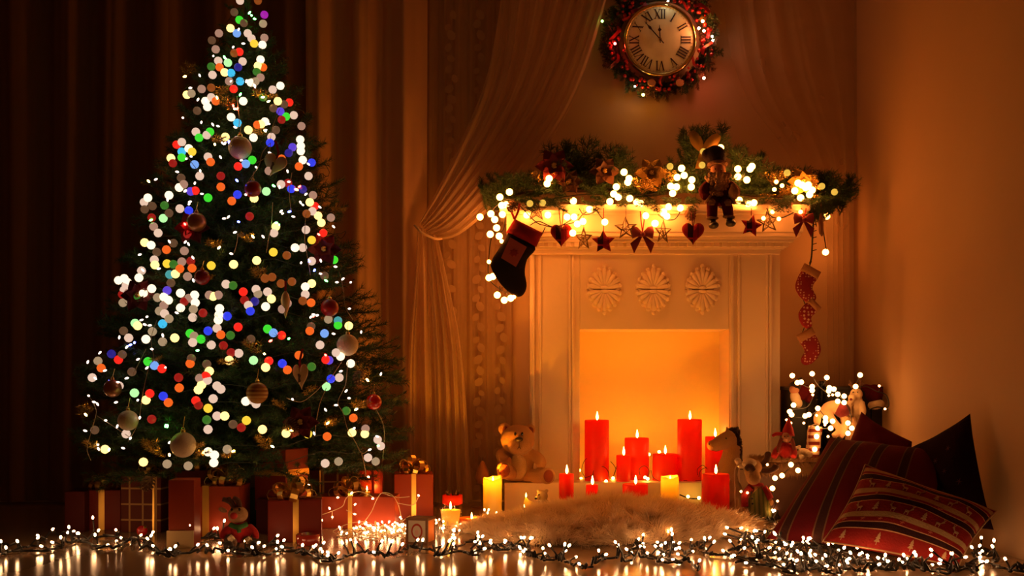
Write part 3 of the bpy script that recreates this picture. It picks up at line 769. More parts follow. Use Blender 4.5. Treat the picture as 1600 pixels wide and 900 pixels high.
def bow(root, pos, R=.055, n=15, flat=1.0):
    mb = MB(); mb.ell(Vector(pos)+Z3*.004, (R*.22, R*.22, R*.12)); b = mb.build('bow', M_gold, root, True)
    for k in range(n):
        ring = 0 if k < n*.5 else (1 if k < n*.85 else 2)
        az = k*2.4+U(-.25, .25); el = (.15, .62, 1.15)[ring]+U(-.1, .1)
        child('loop', LOOP, b, Vector(pos)+Z3*.004, Euler((U(-.3, .3), -el*flat, az)), R/.055*U(.85, 1.1))
def gift(x0, x1, y0, y1, depth, rz, m, label, rib=None, bowat=None, name='gift_box', zb=0, Y=None, bands_=('v',), bowR=.055, rw=.022):
    Yf = Y or F*(EYE-zb)/(y1-HY); a, b = P(x0, y1, Yf), P(x1, y0, Yf); w, h = b.x-a.x, b.z-zb
    cx, cy = (a.x+b.x)/2, Yf+depth/2
    t = thing(name, (cx, cy, zb), label, 'gift')
    R_ = Matrix.Rotation(rz, 3, 'Z'); cc = Vector((cx, cy, 0))
    mb = MB(); mb.bbox((cx, cy, zb+h/2), (w, depth, h), .003, R_); mb.build('box', m, t)
    e = .0025
    if rib is not None:
        u = (rib-.5)*w
        if 'v' in bands_:
            mb = MB()
            mb.box(cc+R_ @ Vector((u, -depth/2-e/2, 0))+Z3*(zb+h/2), (rw, e, h+e), R_); mb.box(cc+R_ @ Vector((u, depth/2+e/2, 0))+Z3*(zb+h/2), (rw, e, h+e), R_)
            mb.box(cc+R_ @ Vector((u, 0, 0))+Z3*(zb+h+e/2), (rw, depth+2*e, e), R_); mb.build('ribbon', M_gband, t)
        if 'h' in bands_:
            mb = MB(); zz = zb+h*.62
            mb.box(cc+Z3*zz, (w+2*e, depth+2*e, rw), R_); mb.build('ribbon', M_gband, t)
        if 't' in bands_:
            mb = MB(); mb.box(cc+Z3*(zb+h+e/2), (w+2*e, rw, e), R_); mb.build('ribbon', M_gband, t)
    if bowat is not None:
        bow(t, cc+R_ @ Vector(((bowat-.5)*w, -depth*.1, 0))+Z3*(zb+h+e), bowR)
    return t
gift(98, 128, 768, 832, .16, .1, M_dpap, 'dark red present standing at the far left end of the row')
gift(132, 186, 766, 828, .15, .06, M_rpap, 'red present with a gold ribbon beside the far left dark one', rib=.46, bowat=.4, bowR=.06)
gift(190, 256, 744, 832, .13, -.12, M_plaid, 'tall present wrapped in dark plaid paper with gold lines', rib=.82, bowat=.55, bowR=.042, rw=.008)
t = gift(262, 302, 750, 856, .10, .05, M_rpap2, 'tall red box with a cream lower end in front of the presents')
mb = MB(); a = P(262, 856, 3.855); b = P(302, 829, 3.855); mb.bbox(((a.x+b.x)/2, 3.852, (a.z+b.z)/2), (b.x-a.x+.004, .008, b.z-a.z), .001, Matrix.Rotation(.05, 3, 'Z')); mb.build('cream_label', M_cream, t)
gift(303, 374, 760, 840, .17, 0, M_rpap2, 'red present with one broad upright gold ribbon behind the plush reindeer', rib=.26, bowat=.62, bowR=.075, rw=.024)
t = gift(413, 496, 782, 847, .17, .16, M_rpap, 'low dark red present with a big gold bow in front of the tree', rib=.52, bowat=.45, bowR=.085, bands_=('v', 't'), rw=.02)
gift(488, 618, 776, 826, .14, -.03, M_rpap2, 'long flat terracotta present behind the heap of white lights', rib=.46, bowat=.40, bowR=.07, rw=.016)
gift(613, 674, 741, 812, .16, .10, M_rpap2, 'square red present with a gold bow at the right end of the row', rib=.5, bowat=.5, bowR=.07, rw=.019)
gift(404, 464, 702, 790, .14, -.45, M_rpap2, 'upright tall red present leaning under the boughs with a gold band', rib=.5, Y=4.25, zb=.08, bands_=('h',), rw=.022)
gift(470, 540, 735, 800, .12, .1, M_plaid, 'dark plaid present behind the long flat one', rib=.4, bowat=.45, Y=4.56, zb=.0, bowR=.05, rw=.006)
gift(400, 470, 780, 806, .14, 0, M_dpap, 'dark present lying under the upright tall red one', Y=4.22, zb=0)
gift(270, 330, 735, 800, .12, .3, M_dpap, 'dark present standing deep under the tree behind the ribboned one', Y=4.25, zb=0, bowat=.5, bowR=.06)

# red lantern box among the presents, little picture lantern in front
def lantern(x0, x1, y0, y1, label, m, Y=None, picture=False, light=.12):
    Yf = Y or F*EYE/(y1-HY); a, b = P(x0, y1, Yf), P(x1, y0, Yf); w = b.x-a.x; h = b.z-max(0, a.z); zb = max(0, a.z)
    if y1-HY < 1: zb = 0
    c = Vector(((a.x+b.x)/2, Yf+w/2, zb))
    t = thing('lantern', c, label, 'lantern')
    R_ = Matrix.Rotation(-.28, 3, 'Z')
    mb = MB(); mb.bbox(c+Z3*.004, (w, w, .008), .001, R_); mb.build('base', m, t)
    mb = MB(); mb.bbox(c+Z3*(h-.004), (w*1.02, w*1.02, .008), .001, R_); mb.build('lid', m, t)
    for sx in (-1, 1):
        for sy in (-1, 1):
            mb = MB(); mb.box(c+R_ @ Vector((sx*(w/2-.004), sy*(w/2-.004), 0))+Z3*h/2, (.008, .008, h-.012), R_); mb.build('post', m, t)
    if picture:
        mb = MB(); mb.box(c+R_ @ Vector((0, -w/2+.004, 0))+Z3*h/2, (w-.014, .003, h-.016), R_); mb.build('front_panel', mat('picture_card', (.72, .62, .45), rough=.5), t)
        ax = R_ @ X3; o = c+R_ @ Vector((0, -w/2+.0015, 0))+Z3*h*.5
        n = 24; q = [(w*.26*math.cos(2*PI*k/n), w*.34*math.sin(2*PI*k/n)) for k in range(n)]
        mb = MB(); mb.slab(q, .001, o, ax, Z3); mb.build('wreath_print', mat('red_print', (.50, .05, .02)), t)
        q = [(w*.19*math.cos(2*PI*k/n), w*.25*math.sin(2*PI*k/n)) for k in range(n)]
        mb = MB(); mb.slab(q, .001, o-R_ @ Y3*.001, ax, Z3); mb.build('face_print', mat('pale_print', (.75, .66, .52)), t)
        q = [(w*.09*math.cos(2*PI*k/n), -w*.04+w*.12*math.sin(2*PI*k/n)) for k in range(n)]
        mb = MB(); mb.slab(q, .001, o-R_ @ Y3*.002, ax, Z3); mb.build('beard_print', mat('pale_pink_print', (.8, .5, .4)), t)
        for sx in (-1, 1):
            mb = MB(); mb.bbox(c+R_ @ Vector((sx*(w/2-.002), 0, 0))+Z3*h/2, (.003, w-.014, h-.016), .001, R_); mb.build('side_panel', wax('amber_panel', (.8, .45, .12), .6), t)
    else:
        for k in range(3):
            mb = MB(); mb.box(c+R_ @ Vector((0, -w/2+.004, 0))+Z3*h*(.25+.25*k), (w-.014, .003, .005), R_); mb.build('bar', m, t)
        mb = MB(); mb.box(c+R_ @ Vector((0, w/2-.004, 0))+Z3*h/2, (w-.014, .003, h-.016), R_); mb.build('back_panel', mat('lantern_glass_red', (.5, .05, .02), rough=.3), t)
    mb = MB(); mb.lathe([(.012, .008), (.012, h*.45), (.0, h*.45)], c, 14); mb.build('candle', M_ivory, t, True)
    child('flame', FLM, t, c+Z3*h*.45, scale=.6); lamp('candle_lamp', c+Z3*(h*.45+.015), FLAME_L, light, .004, t)
    return t
lantern(552, 590, 732, 800, 'red metal candle lantern standing among the presents', mat('red_metal', (.35, .02, .015), rough=.4), Y=4.60)
lantern(638, 674, 810, 851, 'small wooden lantern with a picture panel in front of the presents', mat('brown_wood', (.22, .09, .03), rough=.5), picture=True, light=.06)
# red tealight cup by the low present, red glittering trinket at the left
c = P(481, 0, 3.93); t = thing('candle_cup', (c.x, 3.93, 0), 'shiny red candle cup at the corner of the low present', 'candle holder')
mb = MB(); mb.lathe([(.036, 0), (.040, .004), (.041, .036), (.037, .038), (.034, .008), (.0, .006)], (c.x, 3.93, 0), 24); mb.build('cup', mat('red_lacquer', (.40, .03, .015), rough=.2, coat=1), t, True)
mb = MB(); mb.lathe([(.034, .006), (.035, .026), (.0, .024)], (c.x, 3.93, 0), 20); mb.build('wax_body', M_redwax, t, True)
p = G(222, 838, .0); t = thing('ball_ornament', p, 'small red ball lying on the floor before the plaid present', 'ornament')
mb = MB(); mb.ell(p+Z3*.02, .02, nu=20, nv=12); mb.build('sphere', M_redball, t, True)
mb = MB(); mb.lathe([(.005, 0), (.005, .006), (.0, .006)], p+Vector((.012, -.008, .033)), 10, axis=(.5, -.4, .8)); mb.build('cap', M_gold, t)

# ------------------------------------------------------------------ garland on the mantel
def gz(x):                                   # spine height (image y) and half thickness along the mantel
    k = [(760, 312, 12), (790, 302, 24), (830, 296, 28), (870, 290, 34), (950, 292, 32), (1010, 298, 32), (1060, 292, 34), (1110, 290, 40), (1160, 296, 32), (1200, 300, 24), (1250, 298, 30), (1300, 303, 22), (1320, 312, 10)]
    for (a, b, c), (d, e, f) in zip(k, k[1:]):
        if x <= d: s = (x-a)/(d-a); return b+(e-b)*s, c+(f-c)*s
    return k[-1][1:]
gar = thing('mantel_garland', P(1040, 318, 5.02), 'thick fir garland with gold glitter lying along the mantel shelf', 'garland')
GM = [sprig_mesh('sprig', L, 90+i, nside=10, nl=.024, dens=.004, side=.45, curl=.2) for i, L in enumerate((.16, .13, .19))]
GG = [sprig_mesh('sprig', .12, 95+i, nside=8, nl=.016, dens=.006, side=.5, m0=M_goldneedle, per=2) for i in range(2)]
GL = (.16, .13, .19)
for k in range(145):
    x = 762+556*(k+.5)/145+U(-4, 4); yc, ht = gz(x); a = U(0, 2*PI); Yc = 5.06+U(-.05, .05)
    p = P(x, yc+ht*.25*math.sin(a), Yc)
    d = Vector((U(-.9, .9), -.65+U(-.5, .5), .9*math.sin(a)+.25)).normalized()
    if k % 2: d = Vector((1.0*(1 if k % 4 == 1 else -1), -.5+U(-.3, .3), U(-.3, .6))).normalized()
    i = k % 3; L = GL[i]
    want = ht*Yc/F*U(.9, 1.25)+.03
    child('sprig', GM[i], gar, p, Vector(d).to_track_quat('X', 'Z'), max(.5, min(1.15, want/L*1.1)))
for x, y, n, L in ((880, 252, 10, 44), (905, 250, 9, 42), (960, 256, 10, 34), (1085, 232, 10, 34), (1110, 222, 8, 30), (1165, 250, 8, 34), (1305, 298, 10, 34), (775, 300, 8, 26), (1280, 320, 6, 34), (1215, 280, 6, 22)):
    for k in range(n):
        b = P(x+U(-12, 12), y+30+U(-4, 10), 5.06); tp = P(x+U(-30, 30), y-L*.5+U(-8, 22), 5.03+U(-.1, .06)); d = tp-b
        child('sprig', GM[k % 3], gar, b, d.to_track_quat('X', 'Z'), d.length*1.05/GL[k % 3])
for k in range(40):                           # tips hanging over the shelf edge
    x = 785+520*(k+.5)/40+U(-5, 5)
    if 1100 < x < 1140: continue
    child('sprig', GM[k % 3], gar, P(x, 308+U(-4, 5), 4.955), Vector((U(-.8, .8), -.55, U(-.75, -.1))).to_track_quat('X', 'Z'), U(.5, .75))
for k in range(26):
    x = rnd.choice((U(780, 860), U(985, 1060), U(1195, 1300), U(1195, 1300))); yc, ht = gz(x)
    p = P(x, yc+U(-14, 10), 4.98); d = Vector((U(-1, 1), -.6, U(-.4, 1)))
    child('sprig', GG[k % 2], gar, p, d.to_track_quat('X', 'Z'), U(.6, .95), label='gold glitter sprig')
mb = MB(); mb.tube([P(x, gz(x)[0]+6, 5.06) for x in range(765, 1318, 12)], .012, 6); mb.build('wire_core', M_twig, gar)

def petal_flower(name, p, R, m, label, cat='artificial flower', n=6, tilt=(0, -1, .15), cm=None):
    t = thing(name, p, label, cat); q0 = Vector(tilt).normalized().to_track_quat('Z', 'Y')
    mb = MB(); vs = []; N = 6
    for i in range(N+1):
        s = i/N; w = R*.37*math.sin(PI*(.08+.92*s)**.8)
        for sg in (-1, 0, 1): vs.append((R*s, sg*w, R*(.28*s-.28*s*s)+(-.004 if sg == 0 else .004)))
    mb.add(vs, [(i*3+a, i*3+a+1, i*3+a+4, i*3+a+3) for i in range(N) for a in (0, 1)])
    me = mb.mesh('petal', m, True)
    for ring, (k0, el, sc) in enumerate(((n, -.05, 1.0), (n-1, .5, .68))):
        for k in range(k0):
            child('petal', me, t, p, q0 @ Euler((0, -el, 2*PI*k/k0+ring*.5)).to_quaternion(), sc)
    mb = MB(); nn = q0 @ Z3
    for k in range(7):
        a = k*.9; mb.ell(p+nn*.012+(q0 @ Vector((math.cos(a), math.sin(a), 0)))*R*.1*(k > 0), R*.07, nu=8, nv=6)
    mb.build('centre', cm or M_gold, t, True); return t
M_redpet = mat('red_velvet_petal', (.14, .006, .007), rough=.7)
M_goldpet = mat('gold_petal', (.42, .25, .05), rough=.45, metal=.6, bump=.5, bscale=300)
petal_flower('poinsettia', P(866, 260, 4.93), .085, M_redpet, 'dark red poinsettia at the left of the mantel garland')
petal_flower('poinsettia', P(1018, 271, 4.93), .075, M_goldpet, 'gold glitter poinsettia in the middle of the mantel garland')
petal_flower('poinsettia', P(890, 284, 4.94), .06, mat('brown_petal', (.13, .05, .02), rough=.5), 'brown poinsettia under the red one on the mantel garland')
petal_flower('poinsettia', P(1255, 284, 4.93), .07, M_goldpet, 'gold glitter poinsettia at the right end of the mantel garland')
petal_flower('poinsettia', P(945, 268, 4.95), .07, mat('brown_petal', (.3, .12, .04)), 'brown glitter poinsettia left of the gold one on the mantel garland')
for x, y, lb in ((803, 318, 'pine cone at the left end of the mantel garland above the stocking'), (1075, 328, 'pine cone under the garland above the plaid heart'), (1236, 316, 'pine cone under the right end of the mantel garland')):
    o = link('pine_cone', CONE, None, P(x, y, 4.93), Euler((2.2, U(-.4, .4), U(0, 6)))); WL[o.name] = o.location.copy(); tag(o, lb, 'pine cone')
# gold organza bow on the garland
p = P(1098, 238, 4.94); t = thing('organza_bow', p, 'gold organza bow with upright loops left of the bearded doll', 'bow')
M_org = sheer('gold_organza', (.50, .28, .06), .35, .5)
for sg, a in ((-1, .5), (1, .75)):
    mb = MB(); vs = []
    for i in range(9):
        s = i/8; w = .052*math.sin(PI*(.06+.8*s)); d = Vector((sg*math.sin(a), 0, math.cos(a))); e = Vector((math.cos(a), 0, -sg*math.sin(a)))
        for k in range(5): u = k/4*2-1; vs.append(p+d*.105*s+e*w*.5*u+Vector((0, -.02*(1-u*u)*math.sin(PI*s), 0)))
    mb.add(vs, [(i*5+k, i*5+k+1, i*5+k+6, i*5+k+5) for i in range(8) for k in range(4)]); mb.build('loop', M_org, t, True)
for k in range(5):
    mb = MB(); mb.ribbon(crv([p+Vector((U(-.01, .01), -.005, -.005)), p+Vector((U(-.02, .02), -.03, -.03)), p+Vector((U(-.03, .03), -.02, -.075))], 4), .014, X3); mb.build('tail', M_org, t)
mb = MB(); mb.ell(p, (.014, .01, .012)); mb.build('knot', M_goldpet, t, True)

for x, y, lb in ((300, 356, 'dark red poinsettia on the left side of the Christmas tree'), (507, 390, 'dark red poinsettia at the right edge of the Christmas tree'), (216, 462, 'dark red poinsettia at the left edge of the Christmas tree'), (470, 660, 'dark red poinsettia low on the right half of the Christmas tree')):
    petal_flower('poinsettia', on_tree(x, y, .03), .065, M_redpet, lb)
# globe string on the garland
M_globe = mat('lit_globe', (0, 0, 0), em=GLOBE[0], es=GLOBE[1])
M_globedim = mat('lit_globe_dim', (0, 0, 0), em=(.9, .50, .06), es=.55)
GB, GBD = globe('bulb', .0145, M_globe, 3), globe('bulb', .0145, M_globedim, 3)
GBS = globe('bulb', .009, M_globe, 2)
M_black = mat('black_cord', (.012, .010, .008), rough=.45)
gl = thing('garland_string_lights', P(1040, 320, 4.95), 'string of warm white globe bulbs draped along the mantel garland', 'string lights')
GLS = """796,300 781,308 784,321 791,320 767,334 773,343 785,335 776,356 766,366 780,369 855,287 858,279 896,314 921,327 886,339 897,339 902,350 911,346 895,364 975,269 981,285 983,279 963,292 959,303 966,308 953,315 984,310 995,316 1001,318 945,347 1023,349 1037,333 1009,337 1065,263 1069,274 1058,277 1048,291 1057,292 1051,302 1081,281 1080,292 1063,325 1045,323 1037,331 1042,338 1024,349 1126,231 1129,241 1153,264 1153,276 1172,264 1175,260 1167,281 1155,313 1169,318 1178,317 1242,298 1251,309 1253,289 1259,293 1269,297 1265,304 1263,289 1247,286"""
GLSS = """784,377 1213,284 1222,290 1210,296 1207,331 1193,341 1217,342 1251,331 803,464 764,409"""
GLD = """1230,270 1304,300 1097,258 1047,260 828,318 848,317 1284,291 1099,237"""
GLW = """856,336 823,336 750,339 1292,338 1290,394 764,434 770,432 777,461 788,469 798,466"""   # bulbs close to fascia, wall or curtain
for x, y in [tuple(map(float, s.split(','))) for s in GLS.split()]:
    child('bulb', GB, gl, P(x, y, 4.915 if y > 310 else 4.90))
for x, y in [tuple(map(float, s.split(','))) for s in GLSS.split()]: child('bulb', GBS, gl, P(x, y, 4.92))
for x, y in [tuple(map(float, s.split(','))) for s in GLD.split()]: child('bulb', GBD, gl, P(x, y, 4.90), label='dim yellow globe bulb')
for x, y in [tuple(map(float, s.split(','))) for s in GLW.split()]:
    Yb = 4.945 if 800 < x < 870 else (5.22 if x > 1280 else 5.0)
    child('bulb', GB, gl, P(x, y, Yb))
def sag(pts, Y, r=.0024): strand(crv([P(x, y, Y) for x, y in pts], 7), r, M_black, gl)
sag([(762, 340), (775, 322), (800, 312), (835, 345), (850, 352), (870, 355), (890, 345), (905, 335)], 4.93)
sag([(828, 352), (842, 346), (862, 354), (878, 352), (900, 346), (912, 334), (928, 327), (940, 340), (946, 348)], 4.935)
sag([(905, 326), (912, 335), (925, 333), (935, 327)], 4.93); sag([(792, 314), (790, 335), (786, 360), (770, 366), (764, 400), (764, 434), (781, 452), (800, 462)], 5.03)
sag([(1028, 335), (1040, 343), (1055, 342), (1064, 328)], 4.93); sag([(1198, 325), (1205, 338), (1222, 340), (1240, 332)], 4.93)
sag([(852, 355), (846, 368)], 4.93); sag([(781, 447), (780, 460)], 5.02); sag([(792, 452), (793, 463)], 5.02)
sag([(1272, 338), (1270, 360), (1268, 400), (1265, 412)], 5.0, .004); sag([(1275, 340), (1283, 345), (1291, 390)], 5.15)
for yy in (352, 362, 372, 382, 392): sag([(1269, yy), (1276, yy-2)], 5.0, .002)
sag([(770, 330), (900, 305), (1000, 305), (1100, 290), (1200, 300), (1290, 300)], 4.99)

# ------------------------------------------------------------------ things hanging from the mantel
M_plaidred = bands('red_plaid_felt', (.20, .007, .006), [(0, .36, .12, (.022, .004, .004)), (0, .70, .03, (.12, .004, .006)), (2, .3, .04, (.22, .008, .01))], rough=.85, bump=.3)
M_string = mat('dark_red_string', (.16, .008, .008), rough=.8)
HY_ = 4.925
def hang(t, p, topy, m=None, w=.004, dbl=False):
    mb = MB(); q = P(CX, topy, HY_); q = Vector((p.x, p.y, q.z))
    if dbl:
        for s in (-1, 1): mb.ribbon([p, p.lerp(q, .5)+X3*s*.006, q+X3*s*.010], w, X3, .0004)
    else: mb.ribbon([p, q], w, X3, .0004)
    mb.build('hanger', m or M_string, t)
def felt_heart(x, y, w, h, topy, label):
    k = HY_/F; p = P(x, y, HY_); t = thing('heart_ornament', p-Z3*h*k/2, label, 'ornament')
    mb = MB(); mb.puff(heart_outline(w*k, h*k, 36), (0, 0), .014, p, X3, Z3); mb.build('heart', M_plaidred, t, True); hang(t, p+Z3*h*k*.25, topy, dbl=True)
felt_heart(877, 369, 34, 36, 325, 'red plaid felt heart beside the large stocking')
felt_heart(1083, 366, 35, 35, 325, 'red plaid felt heart hanging below the bearded doll')
def felt_star(x, y, R, rot, topy, label):
    k = HY_/F; p = P(x, y, HY_); t = thing('star_ornament', p-Z3*R*k, label, 'ornament')
    o = []
    for (a, b), (c, d) in zip(star_outline(R*k, .5, 5, PI/2+rot), star_outline(R*k, .5, 5, PI/2+rot)[1:]+star_outline(R*k, .5, 5, PI/2+rot)[:1]): o += [(a, b), ((a+c)/2, (b+d)/2)]
    mb = MB(); mb.puff(o, (0, 0), .012, p, X3, Z3); mb.build('star', M_plaidred, t, True); hang(t, p+Z3*R*k*.9, topy)
felt_star(943, 378, 19, .03, 325, 'red plaid felt star hanging below the left half of the garland')
felt_star(1174, 353, 18, -.2, 325, 'red plaid felt star right of the bearded doll')
M_wick = mat('gold_wicker', (.17, .085, .025), rough=.5)
def wick_star(x, y, R, sx, rot, topy, label, m=None):
    k = HY_/F; p = P(x, y, HY_); t = thing('wicker_star', p-Z3*R*k, label, 'ornament'); o = star_outline(R*k, .42, 5, PI/2+rot)
    mb = MB(); r = random.Random(int(x)); o = [(a*sx, b) for a, b in o]
    for off in (-.004, .004):
        pts = [p+X3*a+Z3*b+Y3*(off+r.uniform(-.001, .001)) for a, b in o]; mb.tube(pts, .0022, 5, closed=True)
    mb.build('frame', m or M_wick, t)
    mb = MB()
    for _ in range(34):
        i, j = r.sample(range(10), 2); s = r.uniform(.75, 1)
        a = Vector((o[i][0]*s, r.uniform(-.006, .006), o[i][1]*s)); b = Vector((o[j][0]*s, r.uniform(-.006, .006), o[j][1]*s))
        if i % 2 == 0 and j % 2 == 0 and abs(i-j) not in (4, 6): b = Vector((0, 0, 0))
        mb.tube([p+a, p+(a+b)/2+Y3*r.uniform(-.004, .004), p+b], .0011, 3)
    mb.build('wicker', m or M_wick, t, kind='stuff'); hang(t, p+Z3*R*k*.95, topy, m or M_wick, .002)
wick_star(912, 373, 19, .72, 0, 325, 'narrow gold wicker star between the plaid heart and the plaid star')
wick_star(978, 357, 18, 1, .05, 325, 'gold wicker star left of the dark red ribbon bow')
wick_star(1036, 363, 19, .68, -.05, 325, 'narrow gold wicker star right of the dark red ribbon bow')
wick_star(1200, 347, 17, 1.05, .12, 322, 'gold wicker star near the right end of the mantel')
wick_star(838, 329, 17, 1.0, 0, 312, 'brown wicker star above the large stocking', mat('brown_wicker', (.16, .08, .03), rough=.6))
def tied_bow(x, y, sc, topy, label, rotz=0):
    k = HY_/F*sc; p = P(x, y, HY_); t = thing('ribbon_bow', p-Z3*22*k, label, 'bow'); mm = mat('wine_velvet', (.17, .008, .014), rough=.7)
    for sg in (-1, 1):
        mb = MB(); o = [(0, 3), (sg*8, 11), (sg*16, 13), (sg*18, 4), (sg*16, -7), (sg*8, -4), (0, -3)]
        if sg > 0: o = o[::-1]
        mb.puff([(a*k, b*k) for a, b in o], (sg*9*k, 2*k), .009, p, X3, Z3); mb.build('loop', mm, t, True)
        mb = MB(); o = [(0, 0), (sg*4, -2), (sg*19, -14), (sg*13, -30), (sg*6, -16), (sg*1, -5)]
        if sg > 0: o = o[::-1]
        mb.puff([(a*k, b*k) for a, b in o], (sg*10*k, -14*k), .004, p+Y3*.004, X3, Z3); mb.build('tail', mm, t, True)
    mb = MB(); mb.ell(p-Y3*.006, (4*k, .010, 4.5*k)); mb.build('knot', mm, t, True); hang(t, p+Z3*3*k, topy, M_redrib, .005, True)
tied_bow(1004, 366, 1, 330, 'dark red velvet bow hanging between two wicker stars')
tied_bow(1256, 344, .9, 325, 'dark red velvet bow at the right end of the mantel')
p = P(1283, 352, 4.98); t = thing('star_ornament', p-Z3*.06, 'brown glitter star seen nearly edge-on past the mantel end', 'ornament')
mb = MB(); mb.puff(star_outline(.055, .5, 5, PI/2), (0, 0), .010, p, Vector((.35, .93, 0)), Z3); mb.build('star', mat('brown_glitter', (.28, .10, .04), rough=.4, bump=.5, bscale=400), t, True)
mb = MB(); mb.tube([p+Z3*.05, p+Z3*.10], .001, 4); mb.build('hanger', M_string, t)

# stockings
def stocking(p, ax, ay, leg, sole, name, label, m, cm, cuff_h, th, outline, cuff, loop_to=None, cat='stocking'):
    t = thing(name, p, label, cat)
    mb = MB(); cx = sum(a for a, b in outline)/len(outline); mb.puff(outline, leg, th, p, ax, ay); mb.build('foot', m, t, True)
    mb = MB(); cc = (sum(a for a, b in cuff)/len(cuff), sum(b for a, b in cuff)/len(cuff)); mb.puff(cuff, cc, th*1.15, p, ax, ay, (1, .97, .85, .5, 0)); mb.build('cuff', cm, t, True)
    return t
def dens(o, n=3):
    r = []
    for a, b in zip(o, o[1:]+o[:1]):
        for k in range(n): r.append((a[0]+(b[0]-a[0])*k/n, a[1]+(b[1]-a[1])*k/n))
    return r
def smooth2(o, n=4):
    v = crv([(a, b, 0) for a, b in o+o[:1]], n)[:-1]; return [(p.x, p.y) for p in v]
k = 4.92/F; p = P(803, 400, 4.92)
def loc2(l): return [((x-803)*k, (400-y)*k) for x, y in l]
M_blackfelt = mat('black_felt', (.014, .008, .006), rough=.9, spec=.1, bump=.3, bscale=300)
foot = smooth2(loc2([(795, 362), (836, 385), (824, 405), (820, 425), (823, 447), (817, 461), (806, 463), (790, 452), (776, 435), (767, 417), (768, 407), (780, 388)]))
cuff = dens(loc2([(804, 342), (848, 364), (838, 386), (791, 363)]))
t = stocking(p, X3, Z3, loc2([(797, 412)])[0], 0, 'christmas_stocking', 'large black Christmas stocking with red cuff and square patch at the mantel end', M_blackfelt, mat('red_felt', (.17, .007, .008), rough=.9, spec=.1, bump=.3, bscale=300), 0, .026, foot, cuff)
mb = MB(); mb.slab(loc2([(797, 372), (823, 387), (806, 418), (783, 404)]), .003, p-Y3*.026, X3, Z3); mb.build('patch', mat('brick_red_patch', (.30, .055, .035), rough=.9), t)
mb = MB(); mb.puff([(a*.010*1.3, b*.012) for a, b in star_outline(1.6, .7, 7)], (0, 0), .002, p-Y3*.028+Vector((.0, 0, .01)), X3, Z3); mb.build('applique', mat('dark_red_felt', (.20, .012, .012), rough=.9), t)
mb = MB(); q = P(804, 343, 4.92)
for s, e in ((-7, 318), (8, 318)): mb.ribbon([q, q.lerp(P(804+s, e, 4.92), .5)+X3*s*k*.2, P(804+s, e, 4.92)], .010, X3)
mb.build('hanger', M_redrib, t)
# three little knitted stockings in a chain
def knit(name, base, spots):
    m = mat(name, base, rough=.9); nt = m.node_tree; b = nt.nodes['Principled BSDF']
    tc = nt.nodes.new('ShaderNodeTexCoord'); v = nt.nodes.new('ShaderNodeTexVoronoi'); v.inputs['Scale'].default_value = spots; v.inputs['Randomness'].default_value = .35
    lt = nt.nodes.new('ShaderNodeMath'); lt.operation = 'LESS_THAN'; lt.inputs[1].default_value = .30
    mx = nt.nodes.new('ShaderNodeMix'); mx.data_type = 'RGBA'; mx.inputs[6].default_value = (*base, 1); mx.inputs[7].default_value = (.60, .36, .22, 1)
    nt.links.new(tc.outputs['Object'], v.inputs['Vector']); nt.links.new(v.outputs['Distance'], lt.inputs[0]); nt.links.new(lt.outputs[0], mx.inputs[0]); nt.links.new(mx.outputs[2], b.inputs['Base Color']); return m
M_knitA = knit('knit_small_pattern', (.24, .010, .012), 85); M_knitB = knit('knit_dots', (.26, .010, .012), 60)
M_tancuff = mat('tan_knit_cuff', (.42, .19, .075), rough=.9, bump=.4, bscale=250)
SO = [(-.9, .5), (.9, .5), (.95, -.3), (1.1, -.9), (1.9, -1.5), (1.85, -2.2), (1.1, -2.5), (.1, -2.25), (-.7, -1.6), (-.95, -.5)]
CO = [(-1.05, .5), (1.05, .5), (1.05, -.45), (-1.05, -.45)]
def small_sock(x, y, wpx, rot, flip, m, label, Y):
    k = wpx/2*Y/F; p = P(x, y, Y); ax = Vector((math.cos(rot)*flip, 0, math.sin(rot)*flip)); ay = Vector((-math.sin(rot), 0, math.cos(rot)))
    f = smooth2([(a*k, b*k) for a, b in SO]); c = dens([(a*k, (b+.65)*k*1.05) for a, b in CO])
    return stocking(p, ax, ay, (.25*k, -.9*k), 0, 'knitted_stocking', label, m, M_tancuff, 0, .016, f, c, group if False else None)
small_sock(1262, 433, 28, -.5, 1, M_knitA, 'topmost knitted stocking of the hanging chain, snowflake pattern', 5.0)
small_sock(1266, 482, 22, -.8, 1, M_knitB, 'middle knitted stocking of the hanging chain, dotted pattern', 5.0)
small_sock(1264, 532, 27, .5, -1, M_knitA, 'lowest knitted stocking of the hanging chain, toe pointing down', 5.0)
cl = MB(); cl.tube(crv([P(1265, 412, 5.02), P(1264, 450, 5.03), P(1262, 480, 5.03), P(1262, 525, 5.03)], 6), .0015, 5)
tag(cl.build('stocking_cord', M_black, None), 'thin dark cord linking the three knitted stockings', 'cord')
sg = thing('globe_string_lights', P(1256, 480, 5.09), 'two globe bulbs glowing behind the chain of knitted stockings', 'string lights')
for x, y in ((1252, 460), (1252, 524)): child('bulb', GBS, sg, P(x, y, 5.10))
mb = MB(); mb.tube(crv([P(1268, 408, 5.06), P(1253, 455, 5.10), P(1262, 490, 5.10), P(1253, 522, 5.10)], 6), .002, 5); mb.build('cord', M_black, sg)

